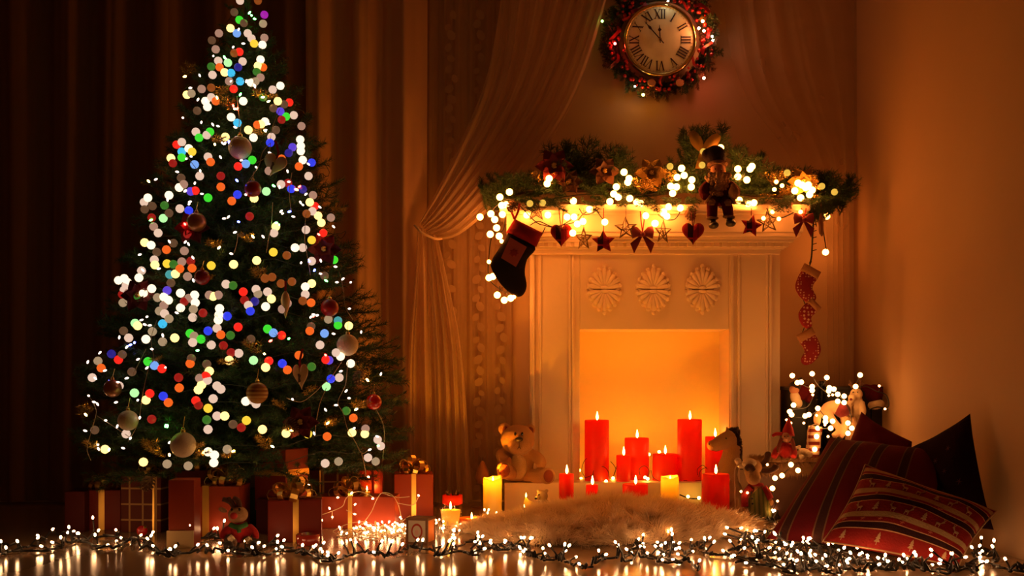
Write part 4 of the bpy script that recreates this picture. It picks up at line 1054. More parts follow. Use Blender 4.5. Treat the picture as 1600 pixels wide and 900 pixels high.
# ------------------------------------------------------------------ wall clock and its wreath
cc = P(1031, 63, 5.25); CR = 57.5*5.25/F
ck = thing('wall_clock', cc-Z3*CR, 'round brass wall clock with Roman numerals showing a few minutes to twelve', 'clock')
M_brass = mat('brass', (.62, .44, .14), rough=.22, metal=1)
def onface(x, z, d): return cc+Vector((x, -d, z))
mb = MB(); mb.lathe([(CR*.90, -.02), (CR*1.0, -.02), (CR*1.005, .004), (CR*.985, .014), (CR*.95, .017), (CR*.915, .014), (CR*.89, .0085), (CR*.89, -.01)], cc, 72, axis=(0, -1, 0)); mb.build('bezel', M_brass, ck, True)
M_face = mat('aged_clock_paper', (.92, .80, .42), rough=.6, var=.35, vscale=14)
mb = MB(); mb.lathe([(CR*.91, -.005), (CR*.91, .008), (0, .008)], cc, 64, axis=(0, -1, 0)); mb.build('face', M_face, ck)
M_ink = mat('dark_brown_ink', (.035, .014, .008), rough=.7)
NUM = ['XII', 'I', 'II', 'III', 'IIII', 'V', 'VI', 'VII', 'VIII', 'IX', 'X', 'XI']
def stroke(mb, a, b, w, fx, fz, o):
    a, b = Vector((a[0], 0, a[1])), Vector((b[0], 0, b[1])); d = (b-a).normalized(); s = Vector((d.z, 0, -d.x))*w/2
    pts = []
    for q in (a-s, a+s, b+s, b-s):
        v = o+fx*q.x+fz*q.z; pts.append(v)
    mb.add([p for p in pts]+[p-Y3*.001 for p in pts], [(0, 1, 2, 3), (7, 6, 5, 4), (0, 4, 5, 1), (1, 5, 6, 2), (2, 6, 7, 3), (3, 7, 4, 0)])
hN = CR*.25
for i, s in enumerate(NUM):
    a = 2*PI*i/12; fz = Vector((math.sin(a), 0, math.cos(a))); fx = Vector((math.cos(a), 0, -math.sin(a)))
    o = cc+fz*CR*.70-Y3*.0085; mb = MB()
    wd = {'I': .30, 'V': .66, 'X': .66}; tot = sum(wd[c] for c in s)*hN; x = -tot/2; th, tn = hN*.13, hN*.055
    for c in s:
        w = wd[c]*hN; m_ = x+w/2
        if c == 'I': stroke(mb, (m_, -hN/2), (m_, hN/2), th, fx, fz, o); sf = [(m_, -hN/2), (m_, hN/2)]
        elif c == 'V':
            stroke(mb, (m_-w*.36, hN/2), (m_, -hN/2), th, fx, fz, o); stroke(mb, (m_+w*.36, hN/2), (m_, -hN/2), tn, fx, fz, o); sf = [(m_-w*.36, hN/2), (m_+w*.36, hN/2)]
        else:
            stroke(mb, (m_-w*.38, hN/2), (m_+w*.38, -hN/2), th, fx, fz, o); stroke(mb, (m_+w*.38, hN/2), (m_-w*.38, -hN/2), tn, fx, fz, o); sf = [(m_+i_*w*.38, j_*hN/2) for i_ in (-1, 1) for j_ in (-1, 1)]
        for (u, v) in sf: stroke(mb, (u-hN*.12, v), (u+hN*.12, v), tn, fx, fz, o)
        x += w
    mb.build('numeral', M_ink, ck)
mb = MB()
for i in range(60):
    a = 2*PI*i/60; fz = Vector((math.sin(a), 0, math.cos(a))); fx = Vector((math.cos(a), 0, -math.sin(a)))
    stroke(mb, (0, -.002), (0, .003 if i % 5 else .006), .0012, fx, fz, cc+fz*CR*.86-Y3*.0085)
mb.build('minute_track', M_ink, ck)
def hand(name, mins, L, w, d):
    a = 2*PI*mins/60; fz = Vector((math.sin(a), 0, math.cos(a))); fx = Vector((math.cos(a), 0, -math.sin(a)))
    mb = MB(); o = [(-.0022, -L*.22), (.0022, -L*.22), (.0022, L*.55), (w, L*.66), (.002, L*.8), (.0006, L), (-.0006, L), (-.002, L*.8), (-w, L*.66), (-.0022, L*.55)]
    mb.slab(o, .0016, cc-Y3*d, fx, fz); mb.build(name, M_ink, ck)
hand('hour_hand', 59.5, CR*.40, .0085, .013); hand('minute_hand', 53.1, CR*.64, .0065, .017)
mb = MB(); mb.lathe([(.006, .008), (.006, .02), (.0, .021)], cc, 16, axis=(0, -1, 0)); mb.build('pin', M_brass, ck)

wc = P(1031, 66, 5.31); WR = 73*5.31/F
wr = thing('wreath', wc-Z3*WR*1.1, 'dark pine wreath with red berries circling the wall clock', 'wreath')
M_wneed = mat('brown_needles', (.13, .055, .024), rough=.6, var=.5, vscale=40)
WM = [sprig_mesh('sprig', .075, 70+i, nside=7, nl=.014, dens=.0035, side=.5, m0=M_wneed if i % 2 else M_need) for i in range(4)]
mb = MB(); mb.torus(wc, WR*.97, .02, (0, 1, 0), 60, 8); mb.build('ring', M_twig, wr, True)
for k in range(190):
    a = 2*PI*k/190+U(-.05, .05); rr = WR*U(.84, 1.09); p = wc+Vector((rr*math.cos(a), U(-.03, -.005), rr*math.sin(a)))
    d = Vector((math.cos(a), 0, math.sin(a)))*U(.2, 1.0)+Vector((-math.sin(a), 0, math.cos(a)))*U(-.9, .9)+Vector((0, -.55, 0))
    child('sprig', WM[k % 4], wr, p, d.to_track_quat('X', 'Y'), U(.7, 1.05))
M_berry = mat('red_berry', (.42, .012, .008), rough=.25, coat=.6)
BER = globe('berry', .0085, M_berry, 2)
for k in range(120):
    a = 2*PI*k/120*1+U(-.15, .15); rr = WR*U(.84, 1.12); child('berry', BER, wr, wc+Vector((rr*math.cos(a), U(-.075, -.045), rr*math.sin(a))), scale=U(.7, 1.25))
for x, y in ((1018, 130), (1062, 130)):
    mb = MB(); q = P(x, y, 5.24); mb.lathe([(.016, 0), (.019, .001), (.019, .006), (.016, .007), (0, .007)], q, 20, axis=(.1, -1, .35)); mb.build('wood_slice', mat('orange_wood_slice', (.55, .25, .07), rough=.6), wr)
RIB = MB(); RIB.ribbon(crv([(0, 0, 0), (.03, -.012, .012), (.06, -.008, 0), (.085, .0, -.012)], 4), .02, (0, .4, .9)); RIBM = RIB.mesh('ribbon', mat('red_satin', (.38, .010, .008), rough=.35))
for x, y, a in ((1085, 10, .3), (1010, 5, 2.6), (965, 40, 1.9), (1105, 60, -1.2), (1098, 85, -1.0), (1088, 105, 4.2), (966, 85, 2.), (1034, 135, -1.5), (1060, 2, .6), (985, 20, 2.2)):
    child('ribbon', RIBM, wr, P(x, y, 5.25), Euler((U(-.3, .3), a, U(-.4, .4))), U(.6, .95))
for x, y in ((955, 105), (1090, 118), (1105, 30), (968, 22)):
    child('pine_cone', CONE, wr, P(x, y, 5.25), Euler((U(1, 2), U(-.6, .6), U(0, 6))), .7)
ws = thing('wreath_string_lights', wc-Z3*WR+Y3*.02, 'short string of small coloured lights tucked in the clock wreath', 'string lights')
for x, y, col, es, r, lb in ((941, 33, (.35, 1, .15), 2.5, .006, 'green bulb'), (1098, 33, (1, .34, .03), 7.0, .007, 'orange bulb'), (1092, 44, (1, .25, .12), 7.0, .006, 'red bulb'), (1100, 48, (1, .2, .1), 7.0, .006, 'red bulb'), (1113, 57, (1, .5, .35), 3.0, .005, 'white bulb'), (1114, 63, (1, .7, .4), 3.0, .005, 'white bulb'),
                          (992, 135, (1, .8, .6), 2.5, .004, 'white bulb'), (1005, 148, (1, .4, .05), 7.0, .006, 'orange bulb'), (1100, 122, (1, .45, .06), 6.0, .006, 'orange bulb'), (961, 68, (1, .05, .04), 3, .006, 'red bulb'), (1044, 1, (1, .9, .7), 4, .004, 'white bulb')):
    child('bulb', globe('bulb', r, mat('lit_wreath_bulb_%d' % x, (0, 0, 0), em=col, es=es*(16 if col[0] == 1 and es > 2 else 3)), 2), ws, P(x, y, 5.21), label=lb)
mb = MB(); mb.tube([wc+Vector((WR*1.0*math.cos(k*.157), -.055+.01*math.sin(k*1.3), WR*math.sin(k*.157)+.01*math.sin(k*2.1))) for k in range(40)], .0013, 4, closed=True); mb.build('cord', M_black, ws)
mb = MB(); mb.tube(crv([P(941, 33, 5.21), P(950, 38, 5.22), P(957, 50, 5.25)], 4), .002, 4); mb.build('cord', M_black, ws)
strand(crv([P(1114, 63, 5.21), P(1115, 85, 5.23), P(1102, 100, 5.25)], 4), .0012, M_black, ws, 4)

# ------------------------------------------------------------------ soft toys
def E(mb, x, y, Y, rx, ry=None, rz=None, rot=None):
    """ellipsoid given in image pixels at depth Y (radii in pixels: across, deep, high)"""
    k = Y/F; ry = ry or rx; rz = rz or rx
    return mb.ell(P(x, y, Y), (rx*k, ry*k, rz*k), rot)
def T(mb, pts, rr, n=10):
    return mb.tube(crv([P(*p) for p in pts], 5), [v*pts[0][2]/F for v in np.interp(np.linspace(0, 1, (len(pts)-1)*5+1), np.linspace(0, 1, len(rr)), rr)], n)
def plush(name, col, bs=350, bump=.7, var=.15): return mat(name, col, rough=.95, bump=bump, bscale=bs, var=var, vscale=40, sheen=.15, spec=.1)
M_bear = plush('honey_plush', (.54, .27, .10)); M_pad = plush('brown_felt_pad', (.26, .055, .028)); M_nose = mat('dark_nose', (.02, .01, .008), rough=.4)
M_eye = mat('black_glass_eye', (.008, .006, .006), rough=.08, coat=1)
t = thing('teddy_bear', (P(809, 0, 5.0).x, 5.0, HT), 'honey brown teddy bear sitting on the left end of the hearth', 'teddy bear')
mb = MB()
E(mb, 809, 727, 5.0, 25, 22, 27); E(mb, 809, 712, 5.0, 21, 19, 20)
E(mb, 809, 687, 4.985, 27, 24, 24); E(mb, 811, 697, 4.945, 20, 16, 14)
for x, y, r in ((788, 670, 10), (828, 671, 9)): E(mb, x, y, 5.0, r, 5, r)
T(mb, [(796, 707, 5.0), (784, 710, 4.98), (787, 718, 4.94), (795, 722, 4.92)], [9, 9.5, 9, 8])
T(mb, [(824, 708, 5.0), (838, 714, 4.99), (845, 722, 4.96), (843, 730, 4.95)], [9, 9.5, 9, 8])
T(mb, [(803, 742, 4.99), (795, 738, 4.93), (789, 735, 4.89)], [11, 12, 11]); E(mb, 788.5, 734.5, 4.875, 13.5, 7, 14.5)
T(mb, [(822, 744, 4.99), (840, 744, 4.95), (853, 744, 4.91)], [11, 12, 11]); E(mb, 855, 743.5, 4.90, 13.5, 7, 13.5, Matrix.Rotation(.35, 3, 'Z'))
mv = [(x, y, max(z, HT+.001)) if y > 4.95 else (x, y, z) for x, y, z in mb.v]; mb.v = mv
blob(mb, .0045, 'body', M_bear, t, 5)
for x, y, Y, rx, rz, rot in ((788.5, 735, 4.850, 8.5, 10.5, 0), (857, 744, 4.882, 8.5, 10, .35)):
    mb = MB(); E(mb, x, y, Y, rx, 2.0, rz, Matrix.Rotation(rot, 3, 'Z')); mb.build('foot_pad', M_pad, t, True)
for x, y, rx in ((790, 672, 5), (829, 673, 5)):
    mb = MB(); E(mb, x, y, 4.985, rx, 2, rx+1); mb.build('inner_ear', M_pad, t, True)
mb = MB(); E(mb, 811, 686.5, 4.905, 6.2, 4, 4); mb.build('nose', M_nose, t, True)
for x in (805, 816):
    mb = MB(); E(mb, x, 678, 4.922, 1.9, 1.6, 2.9); mb.build('eye', M_eye, t, True)
mb = MB(); mb.tube(crv([P(811, 691, 4.898), P(811, 698, 4.897), P(808, 702, 4.90)], 4), .0011, 5); mb.tube(crv([P(811, 698, 4.897), P(814, 702, 4.90)], 4), .0011, 5); mb.build('mouth', M_nose, t)
mb = MB(); E(mb, 809, 729, 4.946, 15, 5, 20); mb.build('belly_patch', plush('pale_honey_plush', (.68, .42, .19)), t, True)

# plush horse behind the large red candle
M_horse = plush('tan_plush', (.38, .19, .075)); M_mane = plush('dark_mane', (.05, .018, .010))
t = thing('toy_horse', (P(1136, 0, 4.80).x, 4.80, 0), 'tan plush horse with a dark mane sitting behind the large red candle', 'toy horse')
mb = MB()
E(mb, 1137, 775, 4.80, 25, 24, 32); E(mb, 1133, 752, 4.80, 21, 20, 26)
T(mb, [(1133, 745, 4.80), (1141, 718, 4.80), (1145, 695, 4.80)], [19, 15, 13])
T(mb, [(1143, 685, 4.80), (1130, 690, 4.78), (1115, 697, 4.765)], [15, 13, 9]); E(mb, 1112.5, 696, 4.76, 8.5, 9, 8.5)
E(mb, 1136, 671, 4.785, 2.5, 2, 5.5); E(mb, 1148, 673, 4.81, 2.5, 2, 5.5)
T(mb, [(1122, 765, 4.78), (1108, 785, 4.74), (1098, 803, 4.70)], [11, 9, 8]); T(mb, [(1148, 780, 4.78), (1152, 795, 4.72), (1150, 803, 4.67)], [11, 9, 8])
mb.v = [(x, y, max(z, .002)) for x, y, z in mb.v]
blob(mb, .005, 'body', M_horse, t, 5)
mb = MB(); r = random.Random(4)
for k in range(90):
    s = k/89; x = 1139+(1155-1139)*min(1, s*2.2); y = 671+6*s*2 if s < .25 else 674+(s-.25)/.75*54
    if s < .25: x = 1139+s/.25*14; y = 672
    mb.tube([P(x-4, y+2, 4.80+r.uniform(-.015, .015)), P(x+r.uniform(0, 4), y+r.uniform(-4, 3), 4.80+r.uniform(-.02, .02)), P(x+r.uniform(2, 5), y+r.uniform(1, 8), 4.80+r.uniform(-.02, .02))], [.006, .006, .002], 5)
mb.build('mane', M_mane, t, True)
mb = MB(); E(mb, 1134, 686, 4.755, 2.6, 2, 2.8); mb.build('eye', M_eye, t, True)
mb = MB(); mb.tube(crv([P(1112, 703, 4.737), P(1118, 705, 4.744), P(1124, 704, 4.752)], 4), .0009, 5); mb.build('mouth', M_nose, t)
mb = MB(); E(mb, 1108, 694, 4.738, 1.2, 1, 1.2); mb.build('nostril', M_nose, t)

# plush moose in striped overalls
M_moose = plush('camel_plush', (.52, .27, .10)); M_ant = plush('dark_brown_plush', (.10, .04, .018))
t = thing('toy_moose', (P(1182, 0, 4.60).x, 4.60, 0), 'plush moose in green striped overalls standing beside the toy horse', 'plush toy')
mb = MB(); E(mb, 1177, 746, 4.575, 12, 12, 12); E(mb, 1177, 730, 4.60, 14, 13, 12); E(mb, 1175, 738, 4.585, 12, 12, 10)
T(mb, [(1172, 800, 4.6), (1169, 808, 4.58), (1166, 812, 4.55)], [7, 7, 7]); T(mb, [(1188, 800, 4.6), (1190, 808, 4.58), (1190, 812, 4.55)], [7, 7, 7])
T(mb, [(1178, 752, 4.6), (1181, 765, 4.6), (1184, 790, 4.6)], [9, 10, 12])
E(mb, 1204, 785, 4.585, 5, 5, 6); E(mb, 1165, 797, 4.575, 5, 5, 5)
mb.v = [(x, y, max(z, .002)) for x, y, z in mb.v]; blob(mb, .004, 'body', M_moose, t, 4)
mb = MB(); E(mb, 1171, 724, 4.585, 12, 10, 8); mb.build('snowy_forehead', plush('cream_plush', (.72, .55, .34)), t, True)
mb = MB(); T(mb, [(1166, 733, 4.56), (1172, 729, 4.55), (1178, 735, 4.55)], [4, 5, 4]); mb.build('brow', M_ant, t, True)
for sgn, pts in ((-1, [(1168, 722, 4.61), (1158, 728, 4.61), (1153, 722, 4.61)]), (1, [(1186, 728, 4.61), (1196, 722, 4.61), (1200, 712, 4.61)]), (1, [(1190, 735, 4.60), (1202, 736, 4.60), (1212, 732, 4.60)])):
    mb = MB(); T(mb, pts, [4, 5, 4]); a = pts[-1]; E(mb, a[0], a[1]-2, a[2], 6, 4, 5); blob(mb, .004, 'antler', M_ant if sgn > 0 else plush('cream_plush', (1, 1, 1)), t, 2)
M_over = bands('green_striped_knit', (.22, .19, .05), [(0, .1+.16*i, .035, (.11, .12, .03)) for i in range(6)], rough=.95, bump=.4, bscale=260)
mb = MB(); c0 = P(1186, 808, 4.60); mb.lathe([(.052, .005), (.054, .02), (.048, .06), (.038, .10), (.030, .125), (.022, .135)], (c0.x, 4.60, .004), 24); mb.build('overalls', M_over, t, True)
M_sleeve = plush('red_knit', (.34, .015, .015), 300)
for pts in ([(1173, 762, 4.585), (1164, 775, 4.575), (1164, 792, 4.57)], [(1192, 762, 4.59), (1199, 772, 4.58), (1204, 780, 4.575)]):
    mb = MB(); T(mb, pts, [6.5, 6.5, 5.5]); mb.build('sleeve', M_sleeve, t, True)
mb = MB(); mb.torus(P(1181, 758, 4.597), .024, .008, (0, .2, 1), 24, 8); mb.build('scarf', M_sleeve, t, True)
for y in (770, 779, 787):
    mb = MB(); E(mb, 1174+(y-770)*.1, y, 4.552, 1.6, 1, 1.6); mb.build('button', M_nose, t, True)
mb = MB(); mb.tube(crv([P(1160, 722, 4.57), P(1149, 732, 4.56), P(1148, 760, 4.555), P(1149, 798, 4.555)], 6), .0022, 6)
tag(mb.build('hanging_cord', mat('cream_cord', (.6, .42, .25), rough=.9), None, True), 'cream cord hanging down in front of the toy horse', 'cord')

# ------------------------------------------------------------------ bearded doll sitting on the mantel
t = thing('bearded_doll', (P(1124, 0, 4.93).x, 4.93, SHELF), 'bearded doll in dark cap and wine coat sitting with legs over the mantel edge', 'doll')
M_wine = mat('wine_cloth', (.075, .006, .007), rough=.95, bump=.3, bscale=200, spec=.05); M_furt = plush('tan_fur_trim', (.26, .12, .05), 300, 1.0); M_beard = plush('cream_curls', (.36, .20, .09), 200, .8)
YD = 4.88
mb = MB(); E(mb, 1123, 302, YD, 19, 14, 21); E(mb, 1123, 292, YD, 16, 13, 14)
T(mb, [(1108, 288, YD), (1099, 298, YD-.03), (1104, 308, YD-.06)], [8, 8, 7]); T(mb, [(1138, 288, YD), (1149, 298, YD-.03), (1145, 308, YD-.06)], [8, 8, 7])
T(mb, [(1116, 314, YD), (1113, 318, YD-.05), (1113, 340, YD-.06)], [9, 9, 8]); T(mb, [(1131, 314, YD), (1135, 318, YD-.05), (1139, 338, YD-.06)], [9, 9, 8])
blob(mb, .004, 'body', M_wine, t, 4)
mb = MB(); E(mb, 1122, 267, YD, 12, 11, 13); E(mb, 1122, 269, YD-.033, 2.6, 2.4, 2.6); mb.build('head', plush('doll_skin', (.45, .20, .11), 200, .1), t, True)
mb = MB(); r = random.Random(9)
for k in range(100):
    a = r.uniform(-1, 1); b = r.uniform(0, 1); E(mb, 1122+a*(19-8*b), 272+b*33, YD-.045+.03*abs(a)+r.uniform(-.005, .005), 4, 3.5, 4)
mb.build('beard', M_beard, t, True)
mb = MB()
for sx in (-1, 1): T(mb, [(1122, 272, YD-.04), (1122+sx*7, 272, YD-.038), (1122+sx*11, 275, YD-.03)], [2.4, 2.6, 1.2])
mb.build('moustache', M_beard, t, True)
for sx in (-1, 1):
    mb = MB(); E(mb, 1122+sx*4.5, 264, YD-.031, 1.3, 1, 1.5); mb.build('eye', M_eye, t, True)
mb = MB(); E(mb, 1118, 244, YD, 17, 14, 17); E(mb, 1106, 242, YD, 10, 8, 10); blob(mb, .004, 'cap', M_wine if False else plush('black_cap', (.02, .008, .008), 200, .3), t, 3)
mb = MB(); mb.torus(P(1121, 257, YD), .034, .0095, (0, .15, 1), 28, 8); mb.build('cap_brim', M_furt, t, True)
for x, y, Y, a in ((1106, 311, YD-.062, (.6, 0, -.5)), (1143, 311, YD-.062, (-.6, 0, -.5)), (1113, 341, YD-.06, (0, 0, 1)), (1139, 339, YD-.06, (.1, 0, 1))):
    mb = MB(); mb.torus(P(x, y, Y), .018 if y < 330 else .021, .0055, a, 20, 8); mb.build('fur_cuff', M_furt, t, True)
for x, y, dx in ((1115, 352, 3), (1142, 349, 5)):
    mb = MB(); E(mb, x, y, YD-.07, 8, 13, 5.5); E(mb, x-dx*.4, y-5, YD-.058, 5.5, 6, 6); blob(mb, .003, 'boot', M_nose, t, 3)
for x, y in ((1112, 314), (1138, 315)):
    mb = MB(); E(mb, x, y, YD-.075, 5, 5, 4.5)
    for q in range(4): E(mb, x-3.5+q*2.3, y+4, YD-.082, 1.5, 1.6, 3.2)
    E(mb, x+(5 if x < 1120 else -5), y+1, YD-.08, 1.6, 1.6, 2.6); blob(mb, .0018, 'mitten', M_furt, t, 2)
tb = thing('toy_sack', P(1146, 312, 4.80), 'small tan sack held by the bearded doll on the mantel', 'sack')
mb = MB(); E(mb, 1147, 301, 4.805, 9, 8, 11); E(mb, 1146, 290, 4.805, 5, 4, 4); blob(mb, .003, 'bag', plush('tan_sackcloth', (.36, .17, .07), 300, .5), tb, 3)
mb = MB(); mb.torus(P(1146, 293, 4.805), .011, .0016, (0, 0, 1), 18, 6); mb.build('tie', M_string, tb)

# ------------------------------------------------------------------ heap of toys in the corner
M_dark = mat('black_stained_wood', (.012, .007, .006), rough=.5)
a, b = P(1236, 604, 4.95), P(1386, 604, 4.95)
cr = thing('toy_crate', ((a.x+b.x)/2, 5.07, 0), 'tall black crate standing in the corner behind the heaped toys', 'crate')
mb = MB(); mb.bbox(((a.x+b.x)/2, 5.07, a.z/2), (b.x-a.x-.02, .22, a.z-.02), .003); mb.build('body', M_dark, cr)
for i in range(6):
    w = (b.x-a.x)/6; m2 = MB(); m2.bbox((a.x+w*(i+.5), 4.955, a.z/2), (w-.004, .012, a.z-.03), .002); m2.build('board', M_dark, cr)
mb = MB(); mb.bbox(((a.x+b.x)/2, 5.06, a.z-.008), (b.x-a.x, .25, .016), .003); mb.build('lid', M_dark, cr)
# fur covered bench
a, b = P(1186, 722, 4.68), P(1300, 722, 4.68)
bn = thing('fur_bench', ((a.x+b.x)/2, 4.78, 0), 'low brown bench with a tan fur throw under the gnome doll', 'bench')
mb = MB(); mb.bbox(((a.x+b.x)/2, 4.78, a.z/2), (b.x-a.x, .2, a.z), .004); mb.build('box', mat('dark_brown_wood', (.07, .025, .012), rough=.6), bn)
def fur(n, sampler, L, w, colname, col, seed=0, droop=.6):
    r = np.random.RandomState(seed); V, Fc = [], []
    for i in range(n):
        p, nrm, flow, ls = sampler(r)
        d = np.array(nrm)*r.uniform(.35, .8)+np.array(flow)*r.uniform(.5, 1)+r.randn(3)*.16; d /= np.linalg.norm(d); l = L*ls*r.uniform(.6, 1.15)
        s = np.cross(d, r.randn(3)); s /= np.linalg.norm(s)+1e-9; s *= w
        m_ = p+d*l*.55; e = p+d*l+np.array([0, 0, -droop*l*.35])
        o = len(V); V += [p-s, p+s, m_+s*.7, m_-s*.7, e]; Fc += [(o, o+1, o+2, o+3), (o+3, o+2, o+4)]
    return V, Fc
def fsamp(r):
    x, y = r.uniform(a.x-.01, b.x+.01), r.uniform(4.66, 4.88)
    if r.rand() < .45: return np.array([x, 4.675, a.z-r.uniform(0, .035)]), (0, -1, .2), (0, 0, -.8), 1
    return np.array([x, y, a.z]), (0, 0, 1), (r.uniform(-.6, .6), -.6, 0), 1
V_, F_ = fur(9000, fsamp, .035, .0007, '', None, 3)
mb = MB(); mb.v = [tuple(v) for v in V_]; mb.f = F_; mb.build('fur_throw', mat('tan_long_fur', (.34, .18, .075), rough=.8), bn, kind='stuff')
BZ = a.z
def pom(mb, pts, k=1): pass
# gnome doll
t = thing('gnome_doll', (P(1228, 0, 4.70).x, 4.70, BZ), 'gnome doll in a pointed red hat with ear flaps sitting on the fur bench', 'doll')
M_redcloth = plush('red_felt_cloth', (.42, .020, .018), 250, .3)
mb = MB(); E(mb, 1228, 704, 4.70, 13, 11, 14); T(mb, [(1220, 698, 4.69), (1213, 706, 4.67), (1209, 714, 4.65)], [6, 6, 5]); T(mb, [(1235, 698, 4.69), (1240, 706, 4.67), (1240, 714, 4.65)], [6, 6, 5]); blob(mb, .004, 'body', M_redcloth, t, 3)
mb = MB(); E(mb, 1229, 683, 4.685, 8, 8, 8.5); E(mb, 1229, 685, 4.66, 2.2, 2, 2.2); mb.build('head', plush('doll_skin', (.45, .2, .11)), t, True)
mb = MB(); q = P(1231, 681, 4.695); mb.lathe([(.027, 0), (.026, .008), (.020, .03), (.010, .055), (.004, .072), (.0005, .078)], q, 18, axis=(.08, .1, 1)); mb.build('hat', M_redcloth, t, True)
for pts in ([(1222, 678, 4.69), (1213, 678, 4.685), (1207, 681, 4.68)], [(1221, 686, 4.68), (1217, 697, 4.665), (1215, 708, 4.655)], [(1237, 686, 4.68), (1240, 696, 4.67), (1241, 706, 4.66)]):
    mb = MB(); T(mb, pts, [3, 3, 2.2]); mb.build('braid', M_redcloth if pts[0][1] < 680 else M_pad, t, True)
for dx in (-2.8, 2.8):
    mb = MB(); E(mb, 1229+dx, 682, 4.662, .9, .8, 1.1); mb.build('eye', M_eye, t, True)
# lamb
M_lamb = plush('cream_plush', (1, 1, 1), 200, 1.0)
t = thing('plush_lamb', (P(1252, 0, 4.71).x, 4.71, BZ), 'small cream plush lamb lying beside the gnome doll', 'plush toy')
mb = MB(); E(mb, 1254, 708, 4.72, 13, 10, 8); E(mb, 1244, 704, 4.70, 7, 7, 7); E(mb, 1265, 710, 4.69, 5, 5, 5); E(mb, 1252, 714, 4.68, 5, 6, 4)
for dx, dy in ((-6, -1), (5, -3)): E(mb, 1244+dx, 701+dy, 4.70, 3, 2.5, 3)
blob(mb, .0035, 'body', M_lamb, t, 2)
for x in (1241.5, 1246.5):
    mb = MB(); E(mb, x, 703, 4.681, 1, .8, 1); mb.build('eye', M_eye, t, True)
# doll with a red cap and pale beard leaning on the crate
t = thing('capped_doll', P(1246, 645, 4.90), 'doll with a long pale beard and dark red cap leaning on the black crate', 'doll')
mb = MB(); E(mb, 1250, 612, 4.91, 12, 9, 15); T(mb, [(1258, 605, 4.91), (1268, 615, 4.90), (1262, 628, 4.89)], [6, 6, 5]); blob(mb, .004, 'body', M_wine, t, 3)
mb = MB(); E(mb, 1243, 622, 4.89, 8, 6, 12, Matrix.Rotation(-.35, 3, 'Y')); E(mb, 1247, 630, 4.89, 7, 6, 8); blob(mb, .0035, 'beard', M_lamb, t, 3)
mb = MB(); E(mb, 1241, 609, 4.89, 8, 7, 7); mb.build('head', plush('doll_skin', (1, 1, 1)), t, True)
mb = MB(); mb.lathe([(.027, 0), (.025, .01), (.015, .035), (.003, .055)], P(1241, 606, 4.90), 16, axis=(.6, 0, .8)); mb.build('cap', M_dark if False else plush('black_cap', (1, 1, 1)), t, True)
# bottle-brush tree
t = thing('bottle_brush_tree', (P(1284, 0, 4.88).x, 4.88, BZ), 'black glittery bottle brush tree in front of the black crate', 'ornament')
q = P(1284, 596, 4.88); mb = MB(); mb.lathe([(.03, 0), (.03, .01), (.006, .012), (.005, q.z-BZ-.004), (.0, q.z-BZ)], (q.x, 4.88, BZ), 12); mb.build('stem', M_dark, t)
V_, F_ = [], []; r = np.random.RandomState(5)
def bsamp(r):
    s = r.rand(); z = BZ+.03+(q.z-BZ-.03)*s; an = r.uniform(0, 2*PI); return np.array([q.x, 4.88, z]), (math.cos(an), math.sin(an), .3), (math.cos(an), math.sin(an), .2), (.35+.75*math.sin(PI*min(1, .15+s*.85)))
V_, F_ = fur(5000, bsamp, .045, .0007, '', None, 8, .1)
mb = MB(); mb.v = [tuple(v) for v in V_]; mb.f = F_; mb.build('bristles', mat('black_glitter_bristle', (.02, .016, .014), rough=.25, metal=.5), t, kind='stuff')
# reindeer plush toys
M_deer = plush('tan_deer_plush', (.50, .28, .13)); M_dsad = plush('dark_red_felt_plush', (.12, .012, .012), 250, .3)
t = thing('plush_reindeer', (P(1310, 0, 4.80).x, 4.80, P(0, 690, 4.80).z), 'tan plush reindeer with a dark red saddle cloth lying before the crate', 'plush toy')
mb = MB(); T(mb, [(1290, 640, 4.80), (1303, 636, 4.80), (1320, 644, 4.80)], [9, 11, 12]); T(mb, [(1291, 642, 4.79), (1302, 658, 4.78), (1312, 672, 4.77), (1302, 682, 4.76)], [7, 6, 5.5, 5]); T(mb, [(1320, 650, 4.79), (1320, 668, 4.78), (1312, 684, 4.77)], [8, 6, 5]); E(mb, 1277, 655, 4.78, 6, 6, 11); T(mb, [(1290, 640, 4.80), (1282, 646, 4.79), (1277, 652, 4.78)], [8, 6, 6]); T(mb, [(1330, 652, 4.80), (1334, 670, 4.8), (1332, 690, 4.80)], [8, 7, 6])
blob(mb, .004, 'body', M_deer, t, 3)
mb = MB(); E(mb, 1316, 641, 4.79, 13, 12, 12); mb.build('saddle_cloth', M_dsad, t, True)
mb = MB(); E(mb, 1277, 664, 4.765, 2.4, 2, 2); mb.build('nose', M_nose, t, True)
t = thing('plush_reindeer', (P(1336, 0, 4.82).x, 4.82, P(0, 690, 4.82).z), 'pale plush reindeer with upright antlers sitting above the red cushion', 'plush toy')
M_pdeer = plush('pale_deer_plush', (.66, .45, .25))
mb = MB(); E(mb, 1338, 616, 4.82, 10, 9, 10); E(mb, 1331, 622, 4.80, 6, 6, 7); T(mb, [(1338, 622, 4.83), (1338, 640, 4.84), (1336, 665, 4.84), (1334, 690, 4.83)], [9, 12, 13, 14]); T(mb, [(1328, 628, 4.82), (1326, 640, 4.80), (1328, 650, 4.79)], [5, 5, 4]); T(mb, [(1346, 628, 4.82), (1349, 642, 4.80), (1347, 650, 4.79)], [5, 5, 4])
blob(mb, .004, 'body', M_pdeer, t, 3)
for pts in ([(1334, 608, 4.82), (1330, 601, 4.82), (1328, 594, 4.82)], [(1342, 608, 4.82), (1345, 600, 4.82), (1344, 593, 4.82)], [(1331, 602, 4.82), (1326, 600, 4.82)], [(1344, 601, 4.82), (1349, 599, 4.82)]):
    mb = MB(); T(mb, pts, [2.4, 2, 1.4]); mb.build('antler', M_ant, t, True)
